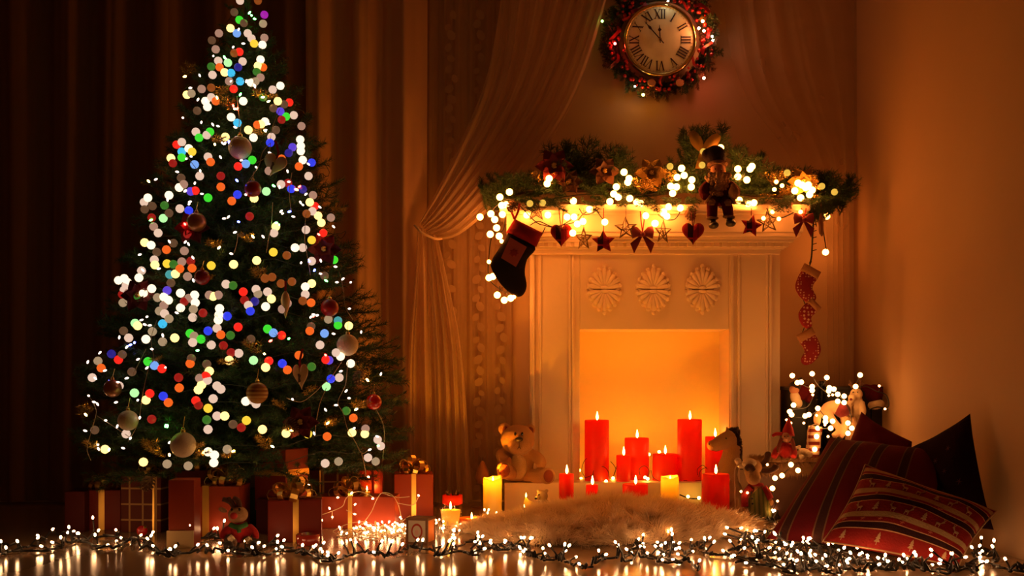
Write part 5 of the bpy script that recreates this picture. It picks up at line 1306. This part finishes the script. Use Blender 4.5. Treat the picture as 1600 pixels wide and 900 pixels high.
for x in (1333, 1340):
    mb = MB(); E(mb, x, 613, 4.797, 1.1, 1, 1.2); mb.build('eye', M_eye, t, True)
mb = MB(); E(mb, 1329.5, 624, 4.784, 2.2, 2, 2); mb.build('nose', M_dsad, t, True)
t = thing('bobble_cap', P(1367, 646, 4.86), 'dark red cap with a broad cream trim resting on the crate corner', 'cap')
mb = MB(); E(mb, 1366, 615, 4.88, 14, 12, 15, Matrix.Rotation(.5, 3, 'Y')); E(mb, 1354, 606, 4.88, 8, 7, 6); blob(mb, .004, 'crown', M_wine, t, 3)
mb = MB(); E(mb, 1369, 632, 4.875, 13, 12, 8, Matrix.Rotation(-.2, 3, 'Y')); mb.build('trim', M_lamb, t, True)
t = thing('candy_cane_bag', (P(1271, 0, 4.74).x, 4.74, BZ), 'small striped bag with a thin cord handle before the black crate', 'bag')
a_, b_ = P(1262, 690, 4.74), P(1282, 666, 4.74)
mb = MB(); mb.bbox(((a_.x+b_.x)/2, 4.75, (BZ+b_.z)/2), (b_.x-a_.x, .03, b_.z-BZ), .004, Matrix.Rotation(.12, 3, 'Y')); mb.build('bag', bands('striped_paper', (.65, .48, .30), [(2, .15+.18*i, .045, (.2, .03, .02)) for i in range(5)], rough=.6), t)
mb = MB(); mb.tube(crv([P(1264, 712, 4.715), P(1262, 675, 4.715), P(1271, 664, 4.72), P(1281, 668, 4.72), P(1282, 700, 4.715)], 6), .0022, 5); mb.build('handle', mat('cream_cord', (1, 1, 1)), t)

M_globetoy = mat('lit_toy_globe', (0, 0, 0), em=(1, .40, .10), es=14.0); GBT = globe('bulb', .0165, M_globetoy, 3); GBTS = globe('bulb', .010, M_globetoy, 2)
tg = thing('toy_string_lights', P(1290, 640, 4.85), 'string of warm globe bulbs tangled over the heap of toys and the crate', 'string lights')
for s_ in """1238,587 1246,598 1252,597 1269,584 1292,590 1269,604 1269,610 1296,606 1295,611 1303,608 1309,616 1319,619 1309,627 1319,629 1344,586 1337,604 1240,633 1234,643 1237,648 1278,638 1258,650 1264,648 1290,653 1290,659 1301,658 1298,669 1278,669 1276,682 1273,702 1325,661 1331,669 1325,677 1236,726 1247,735 1211,747 1222,743 1207,763""".split():
    x, y = map(float, s_.split(',')); child('bulb', GBT, tg, P(x, y, 4.60 if y > 720 else 4.735), scale=.62)
for s_ in "1374,603 1383,639 1289,664 1215,783 1199,726 1158,768 1168,770 1207,797 1294,682 1276,649 1229,656 1236,661 1256,661 1270,617 1295,618 1301,617".split():
    x, y = map(float, s_.split(',')); child('bulb', GBTS, tg, P(x, y, 4.55 if y > 720 else 4.735), scale=.5)
mb = MB()
for pts in ([(1238, 590), (1252, 600), (1270, 612), (1262, 635), (1240, 640), (1234, 650), (1258, 652), (1280, 640)], [(1269, 586), (1277, 600), (1290, 612), (1310, 618), (1319, 628)], [(1292, 592), (1286, 602)], [(1280, 640), (1292, 655), (1300, 668), (1279, 672), (1275, 690), (1273, 702)], [(1319, 625), (1330, 650), (1326, 675)], [(1344, 588), (1338, 602), (1355, 604), (1372, 612), (1374, 604)]):
    strand(crv([P(x, y, 4.755) for x, y in pts], 6), .002, M_black, tg)
for pts in ([(1372, 612), (1385, 618), (1388, 635), (1372, 640)], [(1358, 640), (1372, 636), (1388, 640)]): strand(crv([P(x, y, 4.80) for x, y in pts], 6), .003, M_black, tg)
strand(crv([P(1240, 726, 4.62), P(1222, 743, 4.62), P(1208, 763, 4.62), P(1212, 785, 4.60), P(1207, 797, 4.58)], 6), .002, M_black, tg)

# ------------------------------------------------------------------ cushions
class Cushion:
    def __init__(s, bl, br, tr, tl, th, pinch=.035, wr=.004, seed=1):
        s.c = [P(*q) for q in (bl, br, tr, tl)]; s.th = th; s.pinch = pinch; s.wr = wr
        r = random.Random(seed); s.ph = [r.uniform(0, 6) for _ in range(6)]
        s.n = ((s.c[1]-s.c[0]).cross(s.c[3]-s.c[0])).normalized()
        if s.n.y > 0: s.n = -s.n
    def at(s, u, v, side=1, off=0.0):
        e = 4*u*(1-u); f = 4*v*(1-v)
        uu = .5+(u-.5)*(1-2*s.pinch*f*(1 if True else 0)); vv = .5+(v-.5)*(1-2*s.pinch*e)
        bl, br, tr, tl = s.c
        p = bl*(1-uu)*(1-vv)+br*uu*(1-vv)+tr*uu*vv+tl*(1-uu)*vv
        h = s.th*((1-abs(2*u-1)**2.6)*(1-abs(2*v-1)**2.6))**.62
        w = s.wr*(math.sin(9*u+3*v+s.ph[0])+math.sin(5*v-6*u+s.ph[1])+.6*math.sin(17*u+s.ph[2])*math.sin(11*v+s.ph[3]))*min(1, h/s.th*1.5)
        q = p+s.n*(side*h+w*(side > 0)+off)
        if q.z < .004: q.z = .004+.0005*side
        if q.x > WX-.004: q.x = WX-.004-.0005*(side < 0)
        return q
    def build(s, name, m, label, piping=None, nu=44, group=None):
        t = thing('cushion', ((s.c[0]+s.c[1])/2).to_tuple()[:2]+(0,), label, 'cushion')
        s.t = t
        vs, fs, uv = [], [], []
        w = nu+1
        for side in (1, -1):
            b = len(vs)
            for j in range(nu+1):
                for i in range(nu+1): vs.append(s.at(i/nu, j/nu, side))
            for j in range(nu):
                for i in range(nu):
                    q = [(i, j), (i+1, j), (i+1, j+1), (i, j+1)]
                    if side < 0: q = q[::-1]
                    fs.append(tuple(b+y*w+x for x, y in q)); uv += [(x/nu, y/nu) for x, y in q]
        mb = MB(); mb.add(vs, fs); o = mb.build('cover', m, t, True)
        l = o.data.uv_layers.new(name='UVMap'); l.data.foreach_set('uv', [c for p in uv for c in p])
        if piping:
            e = [(i/nu, 0) for i in range(nu)]+[(1, i/nu) for i in range(nu)]+[(1-i/nu, 1) for i in range(nu)]+[(0, 1-i/nu) for i in range(nu)]
            mb = MB(); mb.tube([s.at(u, v, 1) for u, v in e], .0028, 5, closed=True); mb.build('piping', piping, t, True)
        return t
    def decal(s, shapes, u0, v0, su, sv, name, m, rot=0):
        mb = MB()
        for o in shapes:
            n = len(o); pts = []
            for x, y in o: pts.append((u0+su*x, v0+sv*y))
            vs = [s.at(u, v, 1, .0022) for u, v in pts]; vs2 = [s.at(u, v, 1, .0006) for u, v in pts]
            mb.add(vs+vs2, [tuple(range(n))]+[(i, n+i, n+(i+1) % n, (i+1) % n) for i in range(n)])
        mb.build(name, m, s.t)
M_stripe = bands('red_striped_cloth', (.105, .005, .006), [(0, c, .030, (.042, .014, .011)) for c in (.10, .32, .54, .76)]+[(0, c+d, .005, (.14, .065, .032)) for c in (.10, .32, .54, .76) for d in (-.032, .032)], coord='UV', rough=.85, bump=.25)
M_darkc = mat('dark_wine_cloth', (.016, .003, .004), rough=.85, spec=.05, bump=.3, bscale=120, var=.4, vscale=14)
M_plain = mat('plain_red_cloth', (.085, .004, .005), rough=.85, spec=.05, bump=.25, bscale=200)
CRM, BRN = (.40, .26, .12), (.032, .010, .009)
M_nord = bands('nordic_cloth', (.22, .013, .010), [(1, .93, .03, CRM), (1, .82, .035, BRN), (1, .62, .033, CRM), (1, .51, .033, BRN), (1, .29, .033, CRM), (1, .165, .030, BRN)]+[(1, c+d, .0045, (.55, .3, .15)) for c, h in ((.82, .042), (.51, .04), (.165, .036)) for d in (-h, h)], coord='UV', rough=.85, bump=.3)
Cushion((1288, 770, 4.45), (1432, 770, 4.25), (1425, 690, 4.30), (1346, 643, 4.52), .05, seed=3).build('c', M_plain, 'plain dark red cushion whose peak rises behind the striped cushion')
dk = Cushion((1402, 830, 3.98), (1553, 828, 3.66), (1516, 646, 3.84), (1395, 712, 4.10), .055, seed=5)
dk.build('c', M_darkc, 'very dark wine cushion leaning against the wall at the right end of the heap')
st = Cushion((1197, 842, 3.93), (1455, 873, 3.62), (1475, 705, 3.92), (1298, 683, 4.22), .075, seed=7, pinch=.02)
st.build('c', M_stripe, 'large red cushion with brown woven stripes leaning on the heap')
nd = Cushion((1286, 846, 3.56), (1497, 887, 3.43), (1557, 799, 3.60), (1352, 726, 3.78), .07, seed=9, pinch=.03)
nd.build('c', M_nord, 'red cushion with cream bands, reindeer and fir tree print lying in front', mat('cream_piping', (.42, .25, .12), rough=.8))
M_print = mat('cream_print', (.38, .23, .11), rough=.85)
DEER = [[(-.5, .3), (-.35, .36), (.1, .34), (.3, .42), (.38, .60), (.5, .62), (.62, .56), (.64, .62), (.52, .74), (.40, .74), (.26, .52), (.16, .2), (.12, -.2), (.06, -.2), (.04, .12), (-.30, .12), (-.36, -.2), (-.42, -.2), (-.44, .14)],
        [(.40, .72), (.36, .95), (.40, .95), (.44, .74)], [(.46, .74), (.52, .95), (.56, .93), (.50, .73)], [(.38, .86), (.26, .98), (.29, .99), (.39, .90)], [(.54, .86), (.66, .96), (.67, .93), (.55, .84)]]
FIR = [[(-.42, .05), (0, .40), (.42, .05)], [(-.34, .30), (0, .62), (.34, .30)], [(-.24, .52), (0, .85), (.24, .52)], [(-.05, -.15), (-.05, .06), (.05, .06), (.05, -.15)]]
for v in (.665, .335, -.0):
    for k, u in enumerate((.12, .25, .38, .50, .63, .75, .88)):
        kind = (k+int(v*10)) % 3
        if v < .1:
            if k % 2: continue
            nd.decal(FIR, u, .03, .05, .09, 'fir_print', M_print)
        elif kind == 1: nd.decal(FIR, u, v+.01, .052, .12, 'fir_print', M_print)
        else: nd.decal(DEER, u, v+.015, .052*(1 if k % 2 else -1), .11, 'reindeer_print', M_print)
SNOW = [[(.05*math.cos(a)+.9*math.cos(a), .05*math.sin(a)+.9*math.sin(a)), (.12*math.cos(a+1.2), .12*math.sin(a+1.2)), (.12*math.cos(a-1.2), .12*math.sin(a-1.2))] for a in [k*PI/3 for k in range(6)]]
M_faint = mat('faint_print', (.42, .10, .05), rough=.85)
for v, us in ((.565, (.2, .45, .7, .9)), (.235, (.06, .2, .33, .5, .72))):
    for u in us: nd.decal(SNOW, u, v, .02, .028, 'snowflake_print', M_faint)
for u, v in ((.62, .66), (.72, .52), (.5, .44), (.78, .74), (.66, .32), (.85, .4)): dk.decal(SNOW, u, v, .035, .035, 'snowflake_print', mat('wine_print', (.07, .014, .014), rough=.85))

# ------------------------------------------------------------------ sheepskin rug
rug = thing('fur_rug', (.30, 4.30, 0), 'shaggy cream sheepskin rug heaped in front of the hearth candles', 'rug')
RC = (P(935, 0, 4.28).x, 4.27); RX, RY = .545, .37
def rug_h(x, y):
    a = (x-RC[0])/RX; b = (y-RC[1])/RY
    q = math.atan2(b, a); k = 1+.07*math.sin(3*q+1)+.05*math.sin(5*q)
    d = math.sqrt(a*a+b*b)/k
    if d > 1: return None
    h = .074*(1-d**2.6)**.75*(1+.12*math.sin(5*a+2*b)+.10*math.sin(7*b-2*a))
    h *= .30+.70*min(1, max(0, (a+.95)/.80))
    return h+.004
vs, fs = [], []; NA, NR = 64, 14
for j in range(NR+1):
    for i in range(NA):
        q = 2*PI*i/NA; k = 1+.07*math.sin(3*q+1)+.05*math.sin(5*q); d = .995*j/NR
        x, y = RC[0]+RX*d*k*math.cos(q), RC[1]+RY*d*k*math.sin(q)
        vs.append((x, y, (rug_h(x, y) or .004)))
for j in range(NR):
    for i in range(NA): fs.append((j*NA+i, j*NA+(i+1) % NA, (j+1)*NA+(i+1) % NA, (j+1)*NA+i))
mb = MB(); mb.add(vs, fs); mb.build('hide', mat('cream_hide', (.45, .32, .18), rough=.95), rug, True)
def rsamp(r):
    while True:
        x, y = RC[0]+RX*1.12*r.uniform(-1, 1), RC[1]+RY*1.12*r.uniform(-1, 1); h = rug_h(x, y)
        if h is not None: break
    e = .01; hx = (rug_h(x+e, y) or 0)-h; hy = (rug_h(x, y+e) or 0)-h
    n = np.array([-hx/e, -hy/e, 1.0]); n /= np.linalg.norm(n)
    a, b = (x-RC[0])/RX, (y-RC[1])/RY
    cl = math.sin(13*x+5*math.sin(9*y))+math.sin(17*y+4*math.sin(11*x))
    ck_ = random.Random(int(x/.032)*7919+int(y/.032)*104729); a2 = ck_.uniform(0, 2*PI)
    fl = np.array([a*.7+.8*math.cos(cl*1.8), b*.7-.3+.8*math.sin(cl*1.8), -.05+.25*math.sin(cl*3)])+np.array([.7*math.cos(a2), .7*math.sin(a2), ck_.uniform(-.2, .4)])
    return np.array([x, y, h-.003]), n, fl, .55+.45*min(1, max(0, (a+.9)/.6))
V_, F_ = fur(56000, rsamp, .078, .0012, '', None, 2, .5)
me = bpy.data.meshes.new('fur'); me.from_pydata([tuple(v-np.array(wloc(rug))) for v in V_], [], F_)
M_fur = sheer('cream_long_fur', (.96, .80, .54), 0, .45); me.materials.append(M_fur)
o = link('fur', me, rug); o['kind'] = 'stuff'

# ------------------------------------------------------------------ string lights on the floor
M_floorbulb = mat('lit_floor_bulb', (0, 0, 0), em=MINI[0], es=MINI[1])
def fb(k):
    mb = MB(); mb.lathe([(.002*k, -.002*k), (.0052*k, .003*k), (.0064*k, .009*k), (.0048*k, .015*k), (.0006*k, .018*k)], n=9); return mb.mesh('bulb', M_floorbulb, True)
FB = fb(.64); FBW = fb(.52)
def floor_string(name, label, runs, cord, r, every, stem, amp, lift, seed, me=FB, extra=(), zbase=.004, tangle=1):
    R_ = random.Random(seed); first = G(*runs[0][len(runs[0])//2]); t = thing(name, (first.x, first.y, 0), label, 'string lights'); mb = MB(); nb = 0
    for run in runs:
        base = crv([G(x, y, .006) for x, y in run], 10)
        pts = []; acc = 0
        for i, p in enumerate(base):
            q = p+Vector((R_.uniform(-amp, amp), R_.uniform(-amp, amp)*1.3, 0))
            q.z = zbase+r+max(0, R_.gauss(0, lift)) if i % 2 else zbase+r
            pts.append(q)
        path = crv(pts, 4)
        mb = MB(); mb.tube(path, r, 5)
        if tangle > 1: mb.tube([p+Vector((math.cos(i*.9)*r*2.2, math.sin(i*.9)*r*2.2, abs(math.sin(i*.45))*r*2)) for i, p in enumerate(path)], r*.8, 4)
        acc = 0; nxt = R_.uniform(.3, 1)*every
        for a, b in zip(path, path[1:]):
            acc += (b-a).length
            if acc > nxt:
                acc = 0; nxt = every*R_.uniform(.6, 1.4)
                up = R_.random()**1.8
                d = Vector((R_.uniform(-1, 1), R_.uniform(-1, 1)*.9, .08+up*1.1)).normalized(); L = stem*R_.uniform(.6, 1.25)
                e = b+d*L; e.z = max(e.z, .006+zbase)
                mb.tube([b, b+d*L*.5+Z3*.002, e], [r*.7, r*.7, r*.8], 5)
                child('bulb', me, t, e, d.to_track_quat('Z', 'Y')); nb += 1
        mb.build('cord', cord, t, kind='stuff' if False else None)
    for (x0, y0, x1, y1) in extra:
        mb = MB()
        a = G(x0, y0, .008); e = P(x1, y1, a.y); d = (e-a)
        mb.tube([a, a+d*.5+X3*.003, e], [r*.75, r*.7, r*.8], 5); mb.build('twig', cord, t); child('bulb', me, t, e, d.to_track_quat('Z', 'Y')); nb += 1
    return nb
n1 = floor_string('floor_string_lights', 'black cord of small white lights along the floor before the tree',
    [[(-10, 868), (30, 862), (75, 860), (110, 848), (150, 840), (190, 841), (230, 858), (262, 870), (285, 852), (320, 840), (345, 842), (375, 856), (398, 866)],
     [(-10, 850), (40, 856), (90, 838), (130, 846), (170, 858), (215, 842), (250, 862), (300, 866), (350, 862), (400, 868), (440, 862), (490, 864)],
     [(360, 858), (400, 862), (420, 850), (450, 858), (470, 868), (490, 862), (505, 876), (525, 874)]],
    M_black, .0042, .16, .034, .018, .012, 1, extra=[(146, 838, 145, 811), (297, 852, 297, 823), (344, 842, 350, 816), (112, 850, 108, 826), (96, 858, 95, 842), (260, 850, 263, 835), (12, 864, 10, 858), (152, 850, 149, 838)])
n2 = floor_string('floor_string_lights', 'black cord of small white lights winding along the front of the fur rug',
    [[(480, 866), (515, 878), (545, 869), (565, 863), (590, 868), (612, 868), (640, 858), (665, 858), (690, 868), (712, 858), (736, 845), (750, 856), (765, 858), (790, 860), (806, 852), (822, 854), (826, 868), (848, 872), (872, 875), (890, 880), (915, 889), (936, 878), (946, 866)],
     [(680, 870), (720, 862), (742, 868), (770, 852), (800, 858), (816, 846), (830, 864), (850, 876), (880, 872)],
     [(940, 874), (965, 872), (980, 868), (992, 852), (1003, 850), (1006, 866), (1024, 876), (1060, 880), (1072, 864), (1090, 852), (1106, 866), (1142, 868)],
     [(970, 880), (1010, 870), (1040, 876), (1036, 862), (1046, 845), (1050, 858), (1044, 876), (1076, 878), (1090, 893)]],
    M_black, .0042, .12, .04, .008, .010, 2, extra=[(690, 866, 701, 847), (735, 858, 752, 840), (818, 862, 828, 843), (877, 878, 882, 853), (1048, 862, 1049, 830), (1092, 856, 1107, 842), (1046, 870, 1050, 837), (600, 872, 612, 848), (655, 862, 660, 846), (545, 866, 536, 850)])
R3 = random.Random(77)
tang = [[(1140, 868), (1160, 872), (1190, 885), (1212, 885), (1240, 896), (1256, 876), (1250, 862), (1222, 852), (1190, 846), (1165, 838), (1142, 826)],
        [(1140, 836), (1172, 840), (1200, 845), (1230, 850), (1262, 853), (1290, 851), (1310, 866), (1296, 880), (1262, 885), (1230, 876), (1196, 866), (1168, 856), (1145, 862)],
        [(1150, 820), (1180, 826), (1200, 818), (1216, 808), (1196, 815), (1170, 808), (1158, 822), (1180, 838), (1206, 830)],
        [(1250, 870), (1268, 880), (1285, 893), (1310, 896), (1335, 880), (1368, 882), (1400, 884), (1428, 886), (1450, 892), (1480, 890)],
        [(1160, 850), (1185, 862), (1215, 870), (1240, 862), (1258, 846), (1280, 858), (1300, 872), (1330, 890), (1360, 893), (1390, 888)],
        [(1280, 868), (1310, 862), (1340, 876), (1372, 884), (1400, 892), (1440, 889), (1480, 896), (1530, 892)],
        [(1480, 893), (1510, 885), (1528, 866), (1540, 862), (1552, 874), (1568, 890), (1600, 893)],
        [(1150, 880), (1180, 872), (1205, 880), (1230, 888), (1260, 892), (1290, 884), (1320, 888)]]
n3 = floor_string('floor_string_lights', 'thick tangle of black cord with small white lights before the cushions', tang, M_black, .0042, .16, .036, .015, .016, 3,
    extra=[(1262, 866, 1256, 843), (1255, 868, 1213, 836), (1340, 884, 1330, 866), (1420, 889, 1413, 870), (1490, 893, 1457, 861), (1552, 874, 1553, 847), (1530, 870, 1520, 857), (1510, 888, 1471, 881), (1366, 888, 1361, 884), (1300, 872, 1295, 852), (1180, 842, 1138, 825), (1180, 848, 1135, 835), (1240, 866, 1239, 851)])
# heap of lights on clear cord between the presents and the black cord
hr = random.Random(5); runs = []
for k in range(9):
    cx, cy = hr.uniform(545, 680), hr.uniform(816, 833); a0 = hr.uniform(0, 6)
    runs.append([(max(528, min(712, cx+hr.uniform(18, 55)*math.cos(a0+q*1.15))), max(809, min(840, cy+hr.uniform(4, 10)*math.sin(a0+q*1.15)))) for q in range(7)])
n4 = floor_string('floor_string_lights', 'bright heap of white lights on clear cord in front of the long present', runs, M_cordc, .0017, .10, .018, .012, .012, 6, me=FBW, zbase=.003)
hp = thing('present_string_lights', G(600, 815, .05), 'strand of clear cord with few lights trailing over the long present', 'string lights')
def trail(pts, Y): strand(crv([P(x, y, Y) for x, y in pts], 7), .0014, M_cordc, hp)
Yp = 4.33
trail([(497, 806), (518, 799), (535, 791), (540, 780), (548, 772), (560, 768), (575, 772), (584, 778)], Yp); trail([(566, 820), (580, 800), (588, 782), (597, 770), (612, 773), (622, 788), (628, 812)], Yp)
trail([(520, 830), (540, 820), (566, 815), (590, 822)], 4.28); trail([(622, 786), (645, 789), (654, 776)], 4.6 if False else Yp); trail([(541, 797), (556, 805)], Yp); trail([(519, 799), (519, 812)], Yp); trail([(597, 770), (620, 777), (640, 776)], Yp)
for x, y in ((529, 777), (550, 769), (584, 779), (556, 787), (519, 808), (553, 803), (655, 775), (484, 757), (577, 746), (502, 812), (514, 793)): child('bulb', FBW, hp, P(x, y, Yp-.005), Vector((U(-1, 1), -.5, U(-1, 1))).to_track_quat('Z', 'Y'))
# lights by the ivory candle and the glass candle
runs = [[(684, 815), (692, 826), (700, 834), (712, 838), (722, 830)], [(738, 815), (752, 812), (762, 808), (772, 814), (786, 806), (794, 812)]]
n5 = floor_string('floor_string_lights', 'few white lights on clear cord curling round the glass candle and ivory candle', runs, M_cordc, .0017, .09, .022, .008, .01, 8, me=FBW, extra=[(757, 808, 757, 798), (762, 812, 762, 803), (790, 810, 793, 804)])
# amber lights on black wire among the hearth candles
M_amber = mat('lit_amber_bulb', (0, 0, 0), em=(1, .55, .06), es=26); AMB = globe('bulb', .007, M_amber, 2)
ht = thing('hearth_string_lights', P(1000, 750, 5.03)*1.0, 'thin black wire with amber lights looped among the candles on the hearth', 'string lights')
for x, y, Y in ((908, 748, 5.16), (958, 747, 5.10), (947, 752, 4.99), (1008, 746, 5.02), (1061, 729, 5.11), (1030, 706, 5.16), (1014, 710, 5.19), (1120, 690, 5.26), (1092, 778, 4.88), (1075, 776, 4.88), (1012, 748, 5.00), (905, 735, 5.22)): child('bulb', AMB, ht, P(x, y, Y))
mb = MB()
for pts in ([(914, 746), (909, 735), (912, 722), (917, 716)], [(913, 747), (926, 742), (935, 733), (928, 745), (936, 750), (948, 752)], [(926, 742), (930, 731), (942, 729), (950, 736), (952, 748)], [(954, 721), (962, 732), (958, 745), (964, 728)], [(1000, 742), (999, 733), (1007, 728), (1014, 735), (1012, 748)], [(1017, 735), (1020, 745), (1030, 752), (1036, 754)],
            [(1068, 751), (1095, 751)], [(1090, 742), (1090, 733), (1098, 727), (1105, 733)], [(1092, 745), (1095, 735), (1104, 730)]):
    strand(crv([P(x, y, 5.01) for x, y in pts], 6), .0012, M_black, ht, 4)
strand(crv([P(x, y, 4.88) for x, y in [(1062, 773), (1072, 777), (1080, 779), (1092, 779)]], 5), .003, M_black, ht)

# ------------------------------------------------------------------ small figures on the floor
c = G(383, 856); k = c.y/F
t = thing('plush_reindeer', (c.x, c.y, 0), 'plush reindeer with a big red nose sitting before the tree presents', 'plush toy')
Yr = c.y; M_tanr = plush('tan_deer_plush', (1, 1, 1))
mb = MB(); E(mb, 372, 804, Yr, 16, 13, 13); E(mb, 368, 809, Yr-.02, 11, 9, 8); E(mb, 348, 797, Yr+.01, 8, 4, 4, Matrix.Rotation(.4, 3, 'Y')); blob(mb, .004, 'head', M_tanr, t, 3)
mb = MB(); E(mb, 376, 832, Yr, 17, 13, 17); T(mb, [(366, 822, Yr), (352, 830, Yr-.01), (347, 842, Yr-.02)], [6, 6, 5]); T(mb, [(388, 822, Yr), (398, 832, Yr-.01), (400, 842, Yr-.02)], [6, 6, 5]); mb.v = [(x, y, max(z, .002)) for x, y, z in mb.v]; blob(mb, .004, 'body', M_redcloth, t, 3)
mb = MB(); E(mb, 365, 806, Yr-.047, 6, 5, 5.5); mb.build('nose', mat('red_felt_nose', (.42, .02, .015), rough=.8), t, True)
for x in (362, 374):
    mb = MB(); E(mb, x, 796, Yr-.03, 2, 1.5, 2.4); mb.build('eye', M_eye, t, True)
for pts in ([(366, 794, Yr), (360, 784, Yr), (348, 780, Yr)], [(358, 784, Yr), (356, 777, Yr)], [(374, 793, Yr), (372, 783, Yr), (364, 778, Yr)]):
    mb = MB(); T(mb, pts, [4, 4.5, 3.5]); mb.build('antler', M_ant, t, True)
mb = MB(); T(mb, [(360, 820, Yr-.03), (372, 824, Yr-.045), (386, 819, Yr-.03)], [4, 4, 4]); T(mb, [(372, 824, Yr-.045), (374, 832, Yr-.05)], [4, 3]); mb.build('scarf', mat('green_felt', (.04, .14, .03), rough=.9), t, True)
mb = MB(); T(mb, [(356, 840, Yr-.03), (364, 848, Yr-.06), (358, 852, Yr-.08)], [7, 7, 7]); T(mb, [(384, 844, Yr-.03), (392, 846, Yr-.06), (398, 848, Yr-.08)], [7, 7, 7]); mb.v = [(x, y, max(z, .002)) for x, y, z in mb.v]; blob(mb, .004, 'trousers', M_ant, t, 2)
for pts in ([(361, 840, Yr-.09), (352, 850, Yr-.09)], [(388, 842, Yr-.09), (397, 852, Yr-.09)]):
    mb = MB(); T(mb, [(pts[0][0]-3, pts[0][1]+4, Yr-.10), (pts[0][0]+3, pts[0][1]-1, Yr-.10)], [5, 5]); mb.v = [(x, y, max(z, .002)) for x, y, z in mb.v]; mb.build('boot_trim', M_lamb, t, True)
for x, y in ((357, 853), (399, 851)):
    mb = MB(); E(mb, x, y, Yr-.11, 8, 8, 8); mb.v = [(a_, b_, max(z, .002)) for a_, b_, z in mb.v]; mb.build('boot', M_nose, t, True)
# bear figurine with a shooting star holder
Yf_ = 4.74; q = P(838, 0, Yf_); t = thing('bear_figurine', (q.x, Yf_, 0), 'small glass bear figurine behind the left end of the rug', 'figurine')
mb = MB(); E(mb, 847, 775, Yf_, 9, 8, 9); E(mb, 850, 790, Yf_, 10, 9, 11); E(mb, 840, 778, Yf_-.02, 4, 4, 4)
for dx in (-6, 7): E(mb, 847+dx, 767, Yf_, 3, 2, 3)
blob(mb, .0028, 'body', mat('cream_ceramic', (.62, .48, .28), rough=.25), t, 3)
mb = MB(); E(mb, 837, 779, Yf_-.032, 2, 1.6, 1.8); E(mb, 842, 773, Yf_-.022, 1.2, 1, 1.4); mb.build('nose', M_nose, t, True)
q = P(826, 0, 4.72); t = thing('star_candle', (q.x, 4.72, 0), 'yellow star shaped candle glowing beside the small bear figurine', 'candle')
mb = MB(); kk = 4.72/F; o = [(((x-826)*kk), (792-y)*kk) for x, y in ((821, 776), (827, 782), (836, 786), (832, 792), (834, 800), (822, 800), (817, 790))]
mb.puff(o, ((826-826)*kk, (792-790)*kk), .012, P(826, 792, 4.72), X3, Z3); mb.build('wax_body', M_ivory, t, True)
child('flame', FLM, t, P(822, 777, 4.715), scale=.5); lamp('candle_lamp', P(823, 772, 4.70), FLAME_L, .12, .004, t)
q = P(819, 0, 4.66); t = thing('tealight', (q.x, 4.66, 0), 'small amber tealight burning in front of the star shaped candle', 'candle')
mb = MB(); mb.lathe([(.010, 0), (.012, .045), (.009, .047), (.0, .044)], (q.x, 4.66, 0), 16); mb.build('wax_body', M_ivory, t, True)
child('flame', FLM, t, (q.x, 4.66, .046), scale=.4)
# pear ornament beside the bear, wire bulb before it
p = P(754, 737, 5.08); t = thing('pear_ornament', (p.x, p.y, 0), 'amber pear ornament on a thin stem beside the teddy bear', 'ornament')
mb = MB(); k = 5.08/F; mb.lathe([(.002, -20*k), (9*k, -18*k), (12*k, -9*k), (9*k, 2*k), (5*k, 10*k), (3*k, 15*k), (.5*k, 17*k)], p, 20); mb.build('pear', mat('amber_pear', (.42, .16, .05), rough=.35), t, True)
mb = MB(); mb.tube([p+Z3*17*k, p+Z3*23*k+X3*.002], .0015, 5); mb.build('stem', M_twig, t)
mb = MB(); mb.lathe([(.05, 0), (.05, .006), (.008, .01), (.007, p.z-20*k), (.0, p.z-20*k)], (p.x, p.y, 0), 20); mb.build('stand', mat('brown_glass', (.22, .09, .035), rough=.3), t, True)
print('floor bulbs', n1, n2, n3, n4, n5)
for o in bpy.data.objects:
    if o.type == 'MESH' and o.parent is None and not o.get('kind') and not o.get('label'): print('UNLABELLED', o.name)
